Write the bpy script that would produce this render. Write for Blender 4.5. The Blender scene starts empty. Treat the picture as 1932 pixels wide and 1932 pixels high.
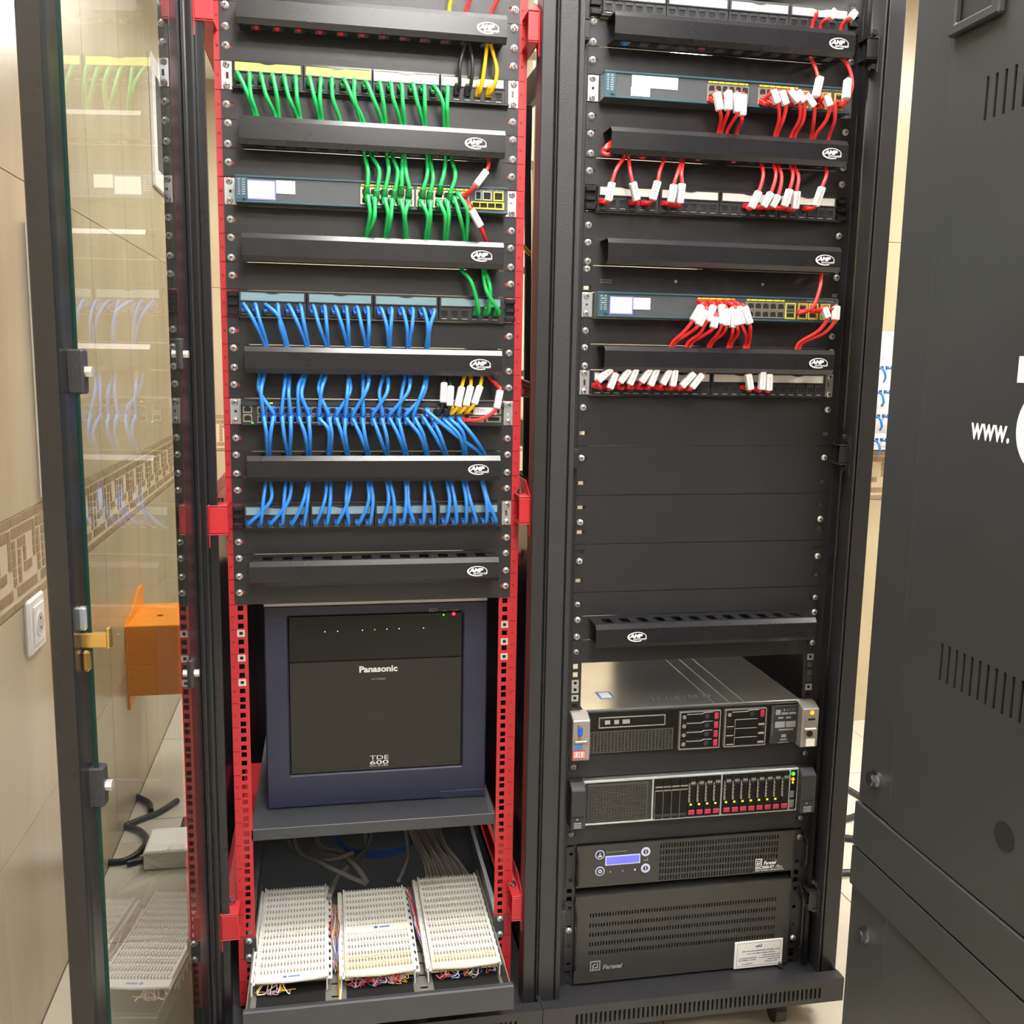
import bpy, math, random
from mathutils import Vector, Matrix

# ------------------------------------------------------------------ camera, world, light, exposure
scene = bpy.context.scene
COL = scene.collection
MM = 0.001
FPX = 1850.6                                   # focal length in pixels of the 1932 frame
CAMP = Vector((159.4, -1708.3, 1182.7))        # camera position, millimetres
_w = Vector((0.1553, -0.1861, 0.0028))
_Rot = Matrix.Rotation(_w.length, 3, _w.normalized())
_B = Matrix(((1, 0, 0), (0, 0, -1), (0, 1, 0)))
RM = _Rot @ _B                                 # world -> (right, down, forward)
cam_data = bpy.data.cameras.new('camera')
cam_data.sensor_width = 36.0
cam_data.lens = 36.0 * FPX / 1932.0
cam_data.clip_start = 0.02
cam = bpy.data.objects.new('camera', cam_data)
COL.objects.link(cam)
_inv = RM.transposed()
cam.matrix_world = Matrix.Translation(CAMP * MM) @ (_inv @ Matrix(((1, 0, 0), (0, -1, 0), (0, 0, -1)))).to_4x4()
scene.camera = cam

world = bpy.data.worlds.new('room_ambient')
world.use_nodes = True
world.node_tree.nodes['Background'].inputs[0].default_value = (0.95, 0.97, 1.0, 1)
world.node_tree.nodes['Background'].inputs[1].default_value = 0.05
scene.world = world
scene.view_settings.view_transform = 'Standard'
scene.view_settings.look = 'None'
scene.view_settings.gamma = 1.0
scene.view_settings.use_curve_mapping = False
scene.view_settings.exposure = 1.2
LAMP_STRENGTH = 20.0                            # emission of the ceiling diffusers

random.seed(7)


def ray(px, py):
    return _inv @ Vector(((px - 966) / FPX, (py - 966) / FPX, 1))


def aty(px, py, y):
    d = ray(px, py)
    return CAMP + d * ((y - CAMP.y) / d.y)


def atx(px, py, x):
    d = ray(px, py)
    return CAMP + d * ((x - CAMP.x) / d.x)


def atz(px, py, z):
    d = ray(px, py)
    return CAMP + d * ((z - CAMP.z) / d.z)


# ------------------------------------------------------------------ materials
def lin(c):
    return tuple((v / 255 / 12.92 if v / 255 <= 0.04045 else ((v / 255 + 0.055) / 1.055) ** 2.4) for v in c)


def mat(name, rgb, rough=0.5, metal=0.0, var=0.0, vscale=40.0, bump=0.0, bscale=400.0, spec=0.5, emit=0.0, trans=0.0, coat=0.0):
    m = bpy.data.materials.new(name)
    m.use_nodes = True
    nt = m.node_tree
    b = nt.nodes['Principled BSDF']
    c = lin(rgb)
    b.inputs['Base Color'].default_value = (*c, 1)
    b.inputs['Roughness'].default_value = rough
    b.inputs['Metallic'].default_value = metal
    b.inputs['Specular IOR Level'].default_value = spec
    if coat:
        b.inputs['Coat Weight'].default_value = coat
        b.inputs['Coat Roughness'].default_value = 0.08
    if trans:
        b.inputs['Transmission Weight'].default_value = trans
    tc = nt.nodes.new('ShaderNodeTexCoord')
    n = nt.nodes.new('ShaderNodeTexNoise')
    n.inputs['Scale'].default_value = vscale
    n.inputs['Detail'].default_value = 4
    nt.links.new(tc.outputs['Object'], n.inputs['Vector'])
    r = nt.nodes.new('ShaderNodeValToRGB')
    v = max(var, 0.03)
    r.color_ramp.elements[0].position = 0.3
    r.color_ramp.elements[1].position = 0.7
    r.color_ramp.elements[0].color = (*[x * (1 - v) for x in c], 1)
    r.color_ramp.elements[1].color = (*[min(1, x * (1 + v)) for x in c], 1)
    nt.links.new(n.outputs['Fac'], r.inputs['Fac'])
    nt.links.new(r.outputs['Color'], b.inputs['Base Color'])
    if bump:
        n2 = nt.nodes.new('ShaderNodeTexNoise')
        n2.inputs['Scale'].default_value = bscale
        nt.links.new(tc.outputs['Object'], n2.inputs['Vector'])
        bp = nt.nodes.new('ShaderNodeBump')
        bp.inputs['Strength'].default_value = bump
        bp.inputs['Distance'].default_value = 0.001
        nt.links.new(n2.outputs['Fac'], bp.inputs['Height'])
        nt.links.new(bp.outputs['Normal'], b.inputs['Normal'])
    if emit:
        b.inputs['Emission Color'].default_value = (*c, 1)
        b.inputs['Emission Strength'].default_value = emit
    return m


M = {}
M['black'] = mat('black_powder_coat', (40, 40, 43), 0.38, 0, 0.06, 30, 0.06, 900)
M['gloss_black'] = mat('glossy_black_paint', (31, 31, 34), 0.25, 0, 0.06, 25, 0.03, 700)
M['black_tex'] = mat('hammered_black_paint', (46, 46, 49), 0.5, 0, 0.08, 30, 0.5, 380)
M['dark'] = mat('dark_cavity', (12, 12, 13), 0.7)
M['charcoal'] = mat('charcoal_plastic', (46, 48, 52), 0.45, 0, 0.05)
M['slate'] = mat('slate_grey_face', (70, 74, 80), 0.42, 0, 0.04)
M['teal'] = mat('teal_bezel', (46, 78, 92), 0.42, 0, 0.05)
M['shelf_grey'] = mat('dark_grey_paint', (58, 60, 65), 0.45, 0, 0.06, 30, 0.05, 700)
M['red_paint'] = mat('red_rack_paint', (182, 38, 46), 0.42, 0, 0.05, 30, 0.05, 700)
M['steel'] = mat('zinc_steel', (214, 214, 212), 0.3, 0.7, 0.08, 60)
M['ear'] = mat('galvanised_ear', (186, 190, 194), 0.4, 0.75, 0.08, 60)
M['steel_dull'] = mat('galvanised_sheet', (150, 156, 158), 0.42, 0.8, 0.12, 12)
M['brass'] = mat('brass', (212, 176, 104), 0.3, 0.9, 0.1, 60)
M['server_grey'] = mat('server_ear_metal', (168, 164, 158), 0.38, 0.6, 0.06)
M['white'] = mat('white_label', (238, 238, 238), 0.6, 0, 0.03)
M['print_white'] = mat('white_print', (226, 228, 232), 0.6)
M['print_grey'] = mat('grey_print', (150, 152, 156), 0.6)
M['print_dark'] = mat('dark_print', (60, 12, 14), 0.6)
M['ink'] = mat('blue_black_ink', (70, 74, 96), 0.7)
M['green'] = mat('green_jacket', (24, 172, 84), 0.34, 0, 0.05)
M['green_dark'] = mat('green_boot', (14, 122, 58), 0.4, 0, 0.05)
M['blue'] = mat('blue_jacket', (44, 128, 218), 0.34, 0, 0.05)
M['blue_dark'] = mat('blue_boot', (44, 98, 186), 0.4, 0, 0.05)
M['redc'] = mat('red_jacket', (230, 46, 48), 0.34, 0, 0.05)
M['redc_dark'] = mat('red_boot', (196, 26, 32), 0.4, 0, 0.05)
M['yellow'] = mat('yellow_jacket', (232, 186, 22), 0.36, 0, 0.05)
M['yellow_dark'] = mat('yellow_boot', (206, 164, 20), 0.4, 0, 0.05)
M['blackc'] = mat('black_jacket', (34, 35, 38), 0.4, 0, 0.05)
M['greyc'] = mat('grey_jacket', (142, 140, 136), 0.5, 0, 0.06)
M['orangec'] = mat('orange_brown_jacket', (190, 84, 62), 0.45, 0, 0.06)
M['lab_yellow'] = mat('yellow_label_strip', (236, 240, 120), 0.5)
M['lab_cream'] = mat('cream_label_strip', (244, 244, 226), 0.5)
M['lab_blue'] = mat('pale_blue_label_strip', (140, 172, 184), 0.45)
M['lab_white'] = mat('white_label_strip', (226, 226, 222), 0.5)
M['clear'] = mat('label_cover_plastic', (60, 62, 66), 0.15, 0, 0.02)
M['navy'] = mat('navy_plastic', (38, 42, 66), 0.42, 0, 0.05)
M['pbx_black'] = mat('pbx_black_panel', (21, 20, 19), 0.34, 0, 0.05)
M['pbx_window'] = mat('pbx_gloss_window', (6, 6, 7), 0.12, spec=0.25)
M['silver'] = mat('silver_plastic', (222, 219, 216), 0.35, 0.1, 0.05)
M['krone'] = mat('off_white_plastic', (238, 237, 230), 0.5, 0, 0.05, 60)
M['krone_y'] = mat('yellowed_plastic', (230, 224, 196), 0.5, 0, 0.05, 60)
M['krone_slot'] = mat('terminal_slot_grey', (164, 154, 150), 0.5, 0.1)
M['grille'] = mat('grille_grey', (78, 77, 74), 0.45, 0.3)
M['bolt_steel'] = mat('bolt_steel', (150, 152, 156), 0.22, 1.0, 0.1)
M['sleeve'] = mat('printed_sleeve', (214, 210, 212), 0.5)
M['lid_metal'] = mat('server_lid_metal', (190, 190, 186), 0.2, 0.9, 0.1, 10)
M['bright_frame'] = mat('bright_server_frame', (196, 202, 202), 0.35, 0.4)
M['tray'] = mat('tray_grey_paint', (112, 110, 106), 0.5, 0, 0.1, 15)
M['maroon'] = mat('maroon_latch', (170, 46, 72), 0.4)
M['blue_sticker'] = mat('blue_sticker', (84, 130, 190), 0.5)
M['vga'] = mat('vga_blue', (40, 84, 196), 0.4)
M['red_sticker'] = mat('red_sticker', (220, 44, 72), 0.5)
M['lilac'] = mat('lilac_border', (128, 130, 196), 0.6)
M['lcd'] = mat('blue_lcd', (88, 92, 214), 0.25, emit=0.5)
M['lcd_frame'] = mat('pale_lilac_frame', (190, 196, 226), 0.5)
M['led_green'] = mat('green_led', (60, 230, 30), 0.4, emit=1.6)
M['led_yellow'] = mat('yellow_green_led', (180, 214, 50), 0.4, emit=0.7)
M['led_amber'] = mat('amber_led', (255, 128, 12), 0.4, emit=1.2)
M['led_red'] = mat('red_led', (255, 20, 40), 0.4, emit=4.0)
M['led_white'] = mat('white_led', (210, 230, 220), 0.4, emit=1.0)
M['yel_frame'] = mat('yellow_port_frame', (214, 206, 60), 0.5)
M['yel_stripe'] = mat('yellow_stripe', (214, 200, 40), 0.5)
M['port_metal'] = mat('port_shield_metal', (178, 172, 158), 0.35, 0.8, 0.08)
M['ups_black'] = mat('ups_black_paint', (54, 54, 53), 0.45, 0, 0.06, 20, 0.08, 700)
M['cab_dark'] = mat('cabinet_dark_paint', (50, 52, 53), 0.4, 0, 0.12, 4, 0.08, 800)
M['orange'] = mat('orange_paint', (236, 146, 30), 0.45, 0, 0.05)
M['plastic_white'] = mat('white_plastic', (236, 234, 232), 0.35, 0, 0.02)
M['glass_edge'] = mat('green_glass_edge', (10, 46, 42), 0.2)
M['socket_shade'] = mat('socket_well', (196, 196, 186), 0.5)
M['stone_brown'] = mat('brown_border_stone', (156, 134, 106), 0.5, 0, 0.16, 25)
M['stone_cream'] = mat('cream_border_stone', (208, 192, 164), 0.5, 0, 0.05, 12)
M['grout'] = mat('tile_grout', (120, 112, 100), 0.8)
M['far_wall'] = mat('dim_grey_wall', (96, 94, 90), 0.7)
M['ceiling'] = mat('ceiling_white', (236, 236, 232), 0.8)
M['floor_tile'] = mat('cream_floor_tile', (196, 190, 176), 0.3, 0, 0.06, 5)


def marble(name, a, b, c, scale=1.6, rough=0.28):
    m = bpy.data.materials.new(name)
    m.use_nodes = True
    nt = m.node_tree
    p = nt.nodes['Principled BSDF']
    p.inputs['Roughness'].default_value = rough
    tc = nt.nodes.new('ShaderNodeTexCoord')
    mp = nt.nodes.new('ShaderNodeMapping')
    mp.inputs['Scale'].default_value = (1.0, 1.6, 0.45)
    nt.links.new(tc.outputs['Object'], mp.inputs['Vector'])
    n = nt.nodes.new('ShaderNodeTexNoise')
    n.inputs['Scale'].default_value = scale
    n.inputs['Detail'].default_value = 8
    n.inputs['Distortion'].default_value = 1.4
    nt.links.new(mp.outputs['Vector'], n.inputs['Vector'])
    r = nt.nodes.new('ShaderNodeValToRGB')
    r.color_ramp.elements[0].position = 0.34
    r.color_ramp.elements[0].color = (*lin(a), 1)
    r.color_ramp.elements[1].position = 0.66
    r.color_ramp.elements[1].color = (*lin(c), 1)
    e = r.color_ramp.elements.new(0.5)
    e.color = (*lin(b), 1)
    nt.links.new(n.outputs['Fac'], r.inputs['Fac'])
    nt.links.new(r.outputs['Color'], p.inputs['Base Color'])
    return m


M['wall'] = marble('cream_marble_tile', (168, 153, 125), (181, 166, 138), (192, 178, 152))


def glass_mat():
    m = bpy.data.materials.new('clear_door_glass')
    m.use_nodes = True
    nt = m.node_tree
    for nd in list(nt.nodes):
        nt.nodes.remove(nd)
    out = nt.nodes.new('ShaderNodeOutputMaterial')
    mix = nt.nodes.new('ShaderNodeMixShader')
    tr = nt.nodes.new('ShaderNodeBsdfTransparent')
    tr.inputs[0].default_value = (0.67, 0.685, 0.66, 1)
    gl = nt.nodes.new('ShaderNodeBsdfGlossy')
    gl.inputs['Roughness'].default_value = 0.0
    fr = nt.nodes.new('ShaderNodeFresnel')
    geo = nt.nodes.new('ShaderNodeNewGeometry')
    ior = nt.nodes.new('ShaderNodeMapRange')          # same reflectance on both sides of the pane
    ior.inputs['To Min'].default_value = 2.1
    ior.inputs['To Max'].default_value = 1.0 / 2.1
    nt.links.new(geo.outputs['Backfacing'], ior.inputs['Value'])
    nt.links.new(ior.outputs['Result'], fr.inputs['IOR'])
    nt.links.new(fr.outputs[0], mix.inputs[0])
    nt.links.new(tr.outputs[0], mix.inputs[1])
    nt.links.new(gl.outputs[0], mix.inputs[2])
    nt.links.new(mix.outputs[0], out.inputs[0])
    return m


M['glass'] = glass_mat()


def clear_mat():
    m = bpy.data.materials.new('rear_glass_face')
    m.use_nodes = True
    nt = m.node_tree
    for nd in list(nt.nodes):
        nt.nodes.remove(nd)
    out = nt.nodes.new('ShaderNodeOutputMaterial')
    tr = nt.nodes.new('ShaderNodeBsdfTransparent')
    tr.inputs[0].default_value = (0.97, 0.98, 0.97, 1)
    nt.links.new(tr.outputs[0], out.inputs[0])
    return m


M['glass_rear'] = clear_mat()


def lamp_mat():
    m = mat('lamp_diffuser', (255, 252, 244), 0.6)
    b = m.node_tree.nodes['Principled BSDF']
    b.inputs['Emission Color'].default_value = (1.0, 0.97, 0.92, 1)
    b.inputs['Emission Strength'].default_value = LAMP_STRENGTH
    return m


M['lamp'] = lamp_mat()

# ------------------------------------------------------------------ mesh helpers (millimetres)
ORG = {}


def zero():
    return Vector((0, 0, 0))


class MB:
    def __init__(self):
        self.v = []
        self.f = []
        self.mi = []
        self.sm = []

    def add(self, vs, fs, mi=0, smooth=False):
        o = len(self.v)
        self.v += [Vector(p) for p in vs]
        for f in fs:
            self.f.append([i + o for i in f])
            self.mi.append(mi)
            self.sm.append(smooth)
        return self

    def box(self, x0, x1, y0, y1, z0, z1, mi=0):
        vs = [(x, y, z) for z in (z0, z1) for y in (y0, y1) for x in (x0, x1)]
        return self.add(vs, [(0, 2, 3, 1), (4, 5, 7, 6), (0, 1, 5, 4), (2, 6, 7, 3), (0, 4, 6, 2), (1, 3, 7, 5)], mi)

    def hexa(self, p, mi=0):
        """8 points ordered like box()"""
        return self.add(p, [(0, 2, 3, 1), (4, 5, 7, 6), (0, 1, 5, 4), (2, 6, 7, 3), (0, 4, 6, 2), (1, 3, 7, 5)], mi)

    def prism(self, prof, x0, x1, axis='x', mi=0):
        """closed profile of (a, b) pairs swept along axis: x -> (y,z), y -> (x,z), z -> (x,y)"""
        n = len(prof)

        def p(t, a, b):
            return {'x': (t, a, b), 'y': (a, t, b), 'z': (a, b, t)}[axis]
        vs = [p(x0, a, b) for a, b in prof] + [p(x1, a, b) for a, b in prof]
        fs = [tuple(range(n)), tuple(reversed(range(n, 2 * n)))]
        fs += [(i, i + n, (i + 1) % n + n, (i + 1) % n) for i in range(n)]
        return self.add(vs, fs, mi)

    def cyl(self, c, r, d, axis='y', seg=12, mi=0, r2=None, smooth=False):
        c = Vector(c)
        r2 = r if r2 is None else r2
        vs = []
        for k, (t, rr) in enumerate(((0, r), (d, r2))):
            for i in range(seg):
                a = 2 * math.pi * i / seg
                u, w = rr * math.cos(a), rr * math.sin(a)
                vs.append(c + Vector({'y': (u, t, w), 'x': (t, u, w), 'z': (u, w, t)}[axis]))
        fs = [tuple(range(seg)), tuple(reversed(range(seg, 2 * seg)))]
        self.add(vs, fs, mi)
        self.add(vs, [(i, i + seg, (i + 1) % seg + seg, (i + 1) % seg) for i in range(seg)], mi, smooth)
        return self

    def plate(self, x0, x1, z0, z1, y0, y1, holes=(), mi=0, plane='xz'):
        """flat plate with rectangular through holes; plane xz (thickness y), xy (thickness z), yz (thickness x)"""
        xs = sorted({x0, x1, *[h[0] for h in holes], *[h[1] for h in holes]})
        zs = sorted({z0, z1, *[h[2] for h in holes], *[h[3] for h in holes]})
        nx, nz = len(xs) - 1, len(zs) - 1
        xi = {x: i for i, x in enumerate(xs)}
        zi = {z: i for i, z in enumerate(zs)}
        solid = [[True] * nz for _ in range(nx)]
        for h in holes:
            for i in range(xi[h[0]], xi[h[1]]):
                for j in range(zi[h[2]], zi[h[3]]):
                    solid[i][j] = False

        def p(a, t, b):
            return {'xz': (a, t, b), 'xy': (a, b, t), 'yz': (t, a, b)}[plane]
        idx = {}
        vs, fs = [], []

        def g(i, k, j):
            key = (i, k, j)
            if key not in idx:
                idx[key] = len(vs)
                vs.append(p(xs[i], (y0, y1)[k], zs[j]))
            return idx[key]
        for i in range(nx):
            for j in range(nz):
                if not solid[i][j]:
                    continue
                fs.append((g(i, 0, j), g(i + 1, 0, j), g(i + 1, 0, j + 1), g(i, 0, j + 1)))
                fs.append((g(i, 1, j), g(i, 1, j + 1), g(i + 1, 1, j + 1), g(i + 1, 1, j)))
                if i == 0 or not solid[i - 1][j]:
                    fs.append((g(i, 0, j), g(i, 0, j + 1), g(i, 1, j + 1), g(i, 1, j)))
                if i == nx - 1 or not solid[i + 1][j]:
                    fs.append((g(i + 1, 0, j), g(i + 1, 1, j), g(i + 1, 1, j + 1), g(i + 1, 0, j + 1)))
                if j == 0 or not solid[i][j - 1]:
                    fs.append((g(i, 0, j), g(i, 1, j), g(i + 1, 1, j), g(i + 1, 0, j)))
                if j == nz - 1 or not solid[i][j + 1]:
                    fs.append((g(i, 0, j + 1), g(i + 1, 0, j + 1), g(i + 1, 1, j + 1), g(i, 1, j + 1)))
        return self.add(vs, fs, mi)

    def tube(self, pts, r, seg=8, mi=0, smooth=True, ends=None):
        pts = [Vector(p) for p in pts]
        n = len(pts)
        tang = [(pts[min(i + 1, n - 1)] - pts[max(i - 1, 0)]).normalized() for i in range(n)]
        u = tang[0].cross(Vector((0.31, 0.2, 0.9)))
        if u.length < 1e-3:
            u = tang[0].cross(Vector((1, 0, 0)))
        u.normalize()
        vs = []
        for i in range(n):
            t = tang[i]
            u = (u - t * u.dot(t)).normalized()
            w = t.cross(u)
            rr = r[i] if isinstance(r, (list, tuple)) else r
            for k in range(seg):
                a = 2 * math.pi * k / seg
                vs.append(pts[i] + (u * math.cos(a) + w * math.sin(a)) * rr)
        fs = []
        for i in range(n - 1):
            for k in range(seg):
                a, b = i * seg + k, i * seg + (k + 1) % seg
                fs.append((a, b, b + seg, a + seg))
        self.add(vs, fs, mi, smooth)
        self.add([vs[k] for k in range(seg)], [tuple(reversed(range(seg)))], mi)
        self.add([vs[(n - 1) * seg + k] for k in range(seg)], [tuple(range(seg))], mi)
        return self

    def mesh(self, name, mats, org=None):
        me = bpy.data.meshes.new(name)
        org = org or zero()
        me.from_pydata([tuple((p - org) * MM) for p in self.v], [], self.f)
        for m in (mats if isinstance(mats, (list, tuple)) else [mats]):
            me.materials.append(m)
        me.polygons.foreach_set('material_index', self.mi)
        me.polygons.foreach_set('use_smooth', self.sm)
        me.update()
        return me


def link(name, data, parent=None):
    o = bpy.data.objects.new(name, data)
    COL.objects.link(o)
    if parent:
        o.parent = parent
    return o


def thing(name, label, cat, org, group=None):
    o = link(name, None)
    o.empty_display_size = 0.05
    org = Vector(org)
    o.location = org * MM
    ORG[o.name] = org
    o['label'] = label
    o['category'] = cat
    if group:
        o['group'] = group
    return o


def tag(o, label, cat, group=None):
    o['label'] = label
    o['category'] = cat
    if group:
        o['group'] = group
    return o


def solo(mb, name, mats, label, cat, org, group=None, bevel=0):
    org = Vector(org)
    o = link(name, mb.mesh(name, mats, org))
    o.location = org * MM
    ORG[o.name] = org
    bev(o, bevel)
    return tag(o, label, cat, group)


def bev(o, w, seg=1):
    if w:
        b = o.modifiers.new('bevel', 'BEVEL')
        b.width = w * MM
        b.segments = seg
        b.limit_method = 'ANGLE'
        b.angle_limit = math.radians(40)


def part(mb, name, mats, parent, bevel=0, label=None, kind=None):
    org = ORG[parent.name]
    o = link(name, mb.mesh(name, mats, org), parent)
    ORG[o.name] = org
    bev(o, bevel)
    if label:
        o['label'] = label
    if kind:
        o['kind'] = kind
    return o


def inst(me, name, parent, pos, rot=None):
    o = link(name, me, parent)
    o.location = (Vector(pos) - ORG[parent.name]) * MM
    if rot:
        o.rotation_euler = rot
    ORG[o.name] = ORG[parent.name]
    return o


def struct(mb, name, mats, bevel=0):
    o = link(name, mb.mesh(name, mats))
    o['kind'] = 'structure'
    ORG[o.name] = zero()
    bev(o, bevel)
    return o


def catmull(pts, n=6):
    pts = [Vector(p) for p in pts]
    if len(pts) < 3:
        return [pts[0].lerp(pts[-1], i / n) for i in range(n + 1)]
    P = [pts[0] * 2 - pts[1]] + pts + [pts[-1] * 2 - pts[-2]]
    out = []
    for i in range(1, len(P) - 2):
        a, b, c, d = P[i - 1], P[i], P[i + 1], P[i + 2]
        for k in range(n):
            t = k / n
            out.append(0.5 * ((2 * b) + (c - a) * t + (2 * a - 5 * b + 4 * c - d) * t * t + (3 * b - a - 3 * c + d) * t ** 3))
    out.append(P[-2])
    return out


# text meshes: lie in the local xz plane, facing -y, unit height 1 (font size 1 m scaled later)
_tx = {}


def text_data(s, bold=0.0, shear=0.0, space=1.0):
    key = (s, bold, shear, space)
    if key in _tx:
        return _tx[key]
    cu = bpy.data.curves.new('lettering', 'FONT')
    cu.body = s
    cu.size = 1.0
    cu.offset = bold
    cu.shear = shear
    cu.space_character = space
    cu.resolution_u = 3
    ob = bpy.data.objects.new('lettering_source', cu)
    COL.objects.link(ob)
    dg = bpy.context.evaluated_depsgraph_get()
    dg.update()
    me = bpy.data.meshes.new_from_object(ob.evaluated_get(dg))
    vs = [tuple(v.co) for v in me.vertices]
    fs = [tuple(p.vertices) for p in me.polygons]
    bpy.data.objects.remove(ob)
    bpy.data.curves.remove(cu)
    bpy.data.meshes.remove(me)
    xs = [v[0] for v in vs] or [0]
    ys = [v[1] for v in vs] or [0]
    _tx[key] = (vs, fs, min(xs), max(xs), min(ys), max(ys))
    return _tx[key]


def add_text(mb, s, x, z, w, h, y, mi=0, bold=0.0, shear=0.0, frame=None):
    """fit string s into the box x..x+w, z..z+h on plane y (facing -y). frame(u,v) -> 3D overrides"""
    vs, fs, x0, x1, y0, y1 = text_data(s, bold, shear)
    sx = w / max(1e-6, x1 - x0)
    sz = h / max(1e-6, y1 - y0)
    P = []
    for v in vs:
        u, t = x + (v[0] - x0) * sx, z + (v[1] - y0) * sz
        P.append(frame(u, t) if frame else (u, y, t))
    mb.add(P, fs, mi)


ORD = ['first', 'second', 'third', 'fourth', 'fifth', 'sixth', 'seventh', 'eighth', 'ninth', 'tenth', 'eleventh', 'twelfth', 'thirteenth',
       'fourteenth', 'fifteenth', 'sixteenth', 'seventeenth', 'eighteenth', 'nineteenth', 'twentieth', 'twenty-first', 'twenty-second',
       'twenty-third', 'twenty-fourth', 'twenty-fifth']

U = 44.45
LOFF = Vector((0, 0, 0))
ROFF = Vector((594.4, -25.3, -32.4))
FLOOR = -110.0
WALLX = -400.0

# ------------------------------------------------------------------ the room
RX1, RY0, RY1, CEIL = 3400.0, -3200.0, 3300.0, 2450.0
mb = MB()
mb.box(WALLX - 150, RX1 + 150, RY0 - 150, RY1 + 150, FLOOR - 60, FLOOR - 6)
floor = struct(mb, 'floor', M['grout'])
_tm = MB().box(0, 597, 0, 597, -6, 0).mesh('floor_tile', M['floor_tile'])
for i in range(6):
    for j in range(11):
        t = inst(_tm, 'tile', floor, (WALLX + 2 + i * 600, RY0 + 20 + j * 600, FLOOR))
mb = MB()
mb.box(WALLX - 150, RX1 + 150, RY0 - 150, RY1 + 150, CEIL, CEIL + 60)
struct(mb, 'ceiling', M['ceiling'])
SB0, SB1 = 714.0, 886.0                          # the mosaic border on the walls
mb = MB()
mb.box(WALLX - 150, WALLX - 8, RY0 - 150, RY1 + 150, FLOOR - 6, CEIL)
wall_left = struct(mb, 'wall_left', M['grout'])


def wall_tiles(parent, along, fixed, sgn):
    rows = [(FLOOR, 295), (297, SB0 - 2), (SB1 + 2, 1500), (1502, CEIL)]
    a0, a1 = along
    n = int((a1 - a0) / 450)
    for ri, (z0, z1) in enumerate(rows):
        me = MB().box(0, 8, 0, 447.5, 0, z1 - z0).mesh('wall_tile', M['wall']) if parent.name.startswith('wall_left') or parent.name.startswith('wall_right') \
            else MB().box(0, 447.5, 0, 8, 0, z1 - z0).mesh('wall_tile', M['wall'])
        for i in range(n):
            p = (fixed, a0 + i * 450, z0) if sgn == 'y' else (a0 + i * 450, fixed, z0)
            inst(me, 'tile', parent, p)


wall_tiles(wall_left, (-1350, 3300), WALLX - 8, 'y')
mb = MB()
mb.box(WALLX, RX1 + 150, RY1 + 8, RY1 + 150, FLOOR - 6, CEIL)
wall_back = struct(mb, 'wall_back', M['grout'])
wall_tiles(wall_back, (WALLX, RX1), RY1, 'x')
mb = MB()
mb.box(RX1 + 8, RX1 + 150, RY0, RY1, FLOOR - 6, CEIL)
struct(mb, 'wall_right', M['wall'])
mb = MB()
mb.box(WALLX, RX1, RY0 - 150, RY0, FLOOR - 6, CEIL)
struct(mb, 'wall_front', M['far_wall'])
mb = MB()
mb.box(WALLX - 8, WALLX, RY0, -1352, FLOOR - 6, CEIL)
struct(mb, 'trim_1', M['wall'])

# mosaic border: cream backing band and brown key-pattern stones, repeated along the wall
mb = MB()
mb.box(WALLX - 8, WALLX - 0.5, -1350, RY1, SB0, SB1)
band = struct(mb, 'trim_2', M['stone_cream'])
mb = MB()
mb.box(WALLX, RX1, RY1 + 0.5, RY1 + 8, SB0, SB1)
band_b = struct(mb, 'trim_3', M['stone_cream'])


def key_blocks():
    B = []
    for i in range(7):
        B.append((4 + i * 17.8, 134, 16.3, 18))
        B.append((22 + i * 17.8, 24, 16.3, 18))
    for i in range(5):
        B.append((4, 46 + i * 17, 15, 14.5))
    for i in range(4):
        B.append((131, 80 + i * 18, 15, 16))
    for i in range(3):
        B.append((36 + i * 15.5, 112, 14.5, 17))
        B.append((70 + i * 15.5, 62, 14.5, 17))
    for i in range(4):
        B.append((36, 47 + i * 16, 14.5, 13.5))
    for i in range(2):
        B.append((70, 82 + i * 14.5, 13, 13))
    B.append((0.5, 157, 149, 14.5))
    B.append((0.5, 1, 149, 13))
    return B


KB = key_blocks()
_bm = {}


def stone(w, h, back=False):
    k = (w, h, back)
    if k not in _bm:
        b = MB()
        b.box(0, w, 0, 1.6, 0, h) if back else b.box(0, 1.6, 0, w, 0, h)
        _bm[k] = b.mesh('border_stone', M['stone_brown'])
    return _bm[k]


rest = MB()
for un in range(22):
    y0 = 5 + un * 152
    for (u, v, w, h) in KB:
        if un < 10:
            inst(stone(w, h), 'border_stone', band, (WALLX - 0.5, y0 + u, SB0 + v))
        else:
            rest.box(WALLX - 0.5, WALLX + 1.1, y0 + u, y0 + u + w, SB0 + v, SB0 + v + h)
part(rest, 'border_stones', M['stone_brown'], band, kind='stuff')
rest = MB()
for un in range(25):
    for (u, v, w, h) in KB:
        x0 = WALLX + 5 + un * 152
        rest.box(x0 + u, x0 + u + w, RY1 - 1.1, RY1 + 0.5, SB0 + v, SB0 + v + h)
part(rest, 'border_stones', M['stone_brown'], band_b, kind='stuff')

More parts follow.
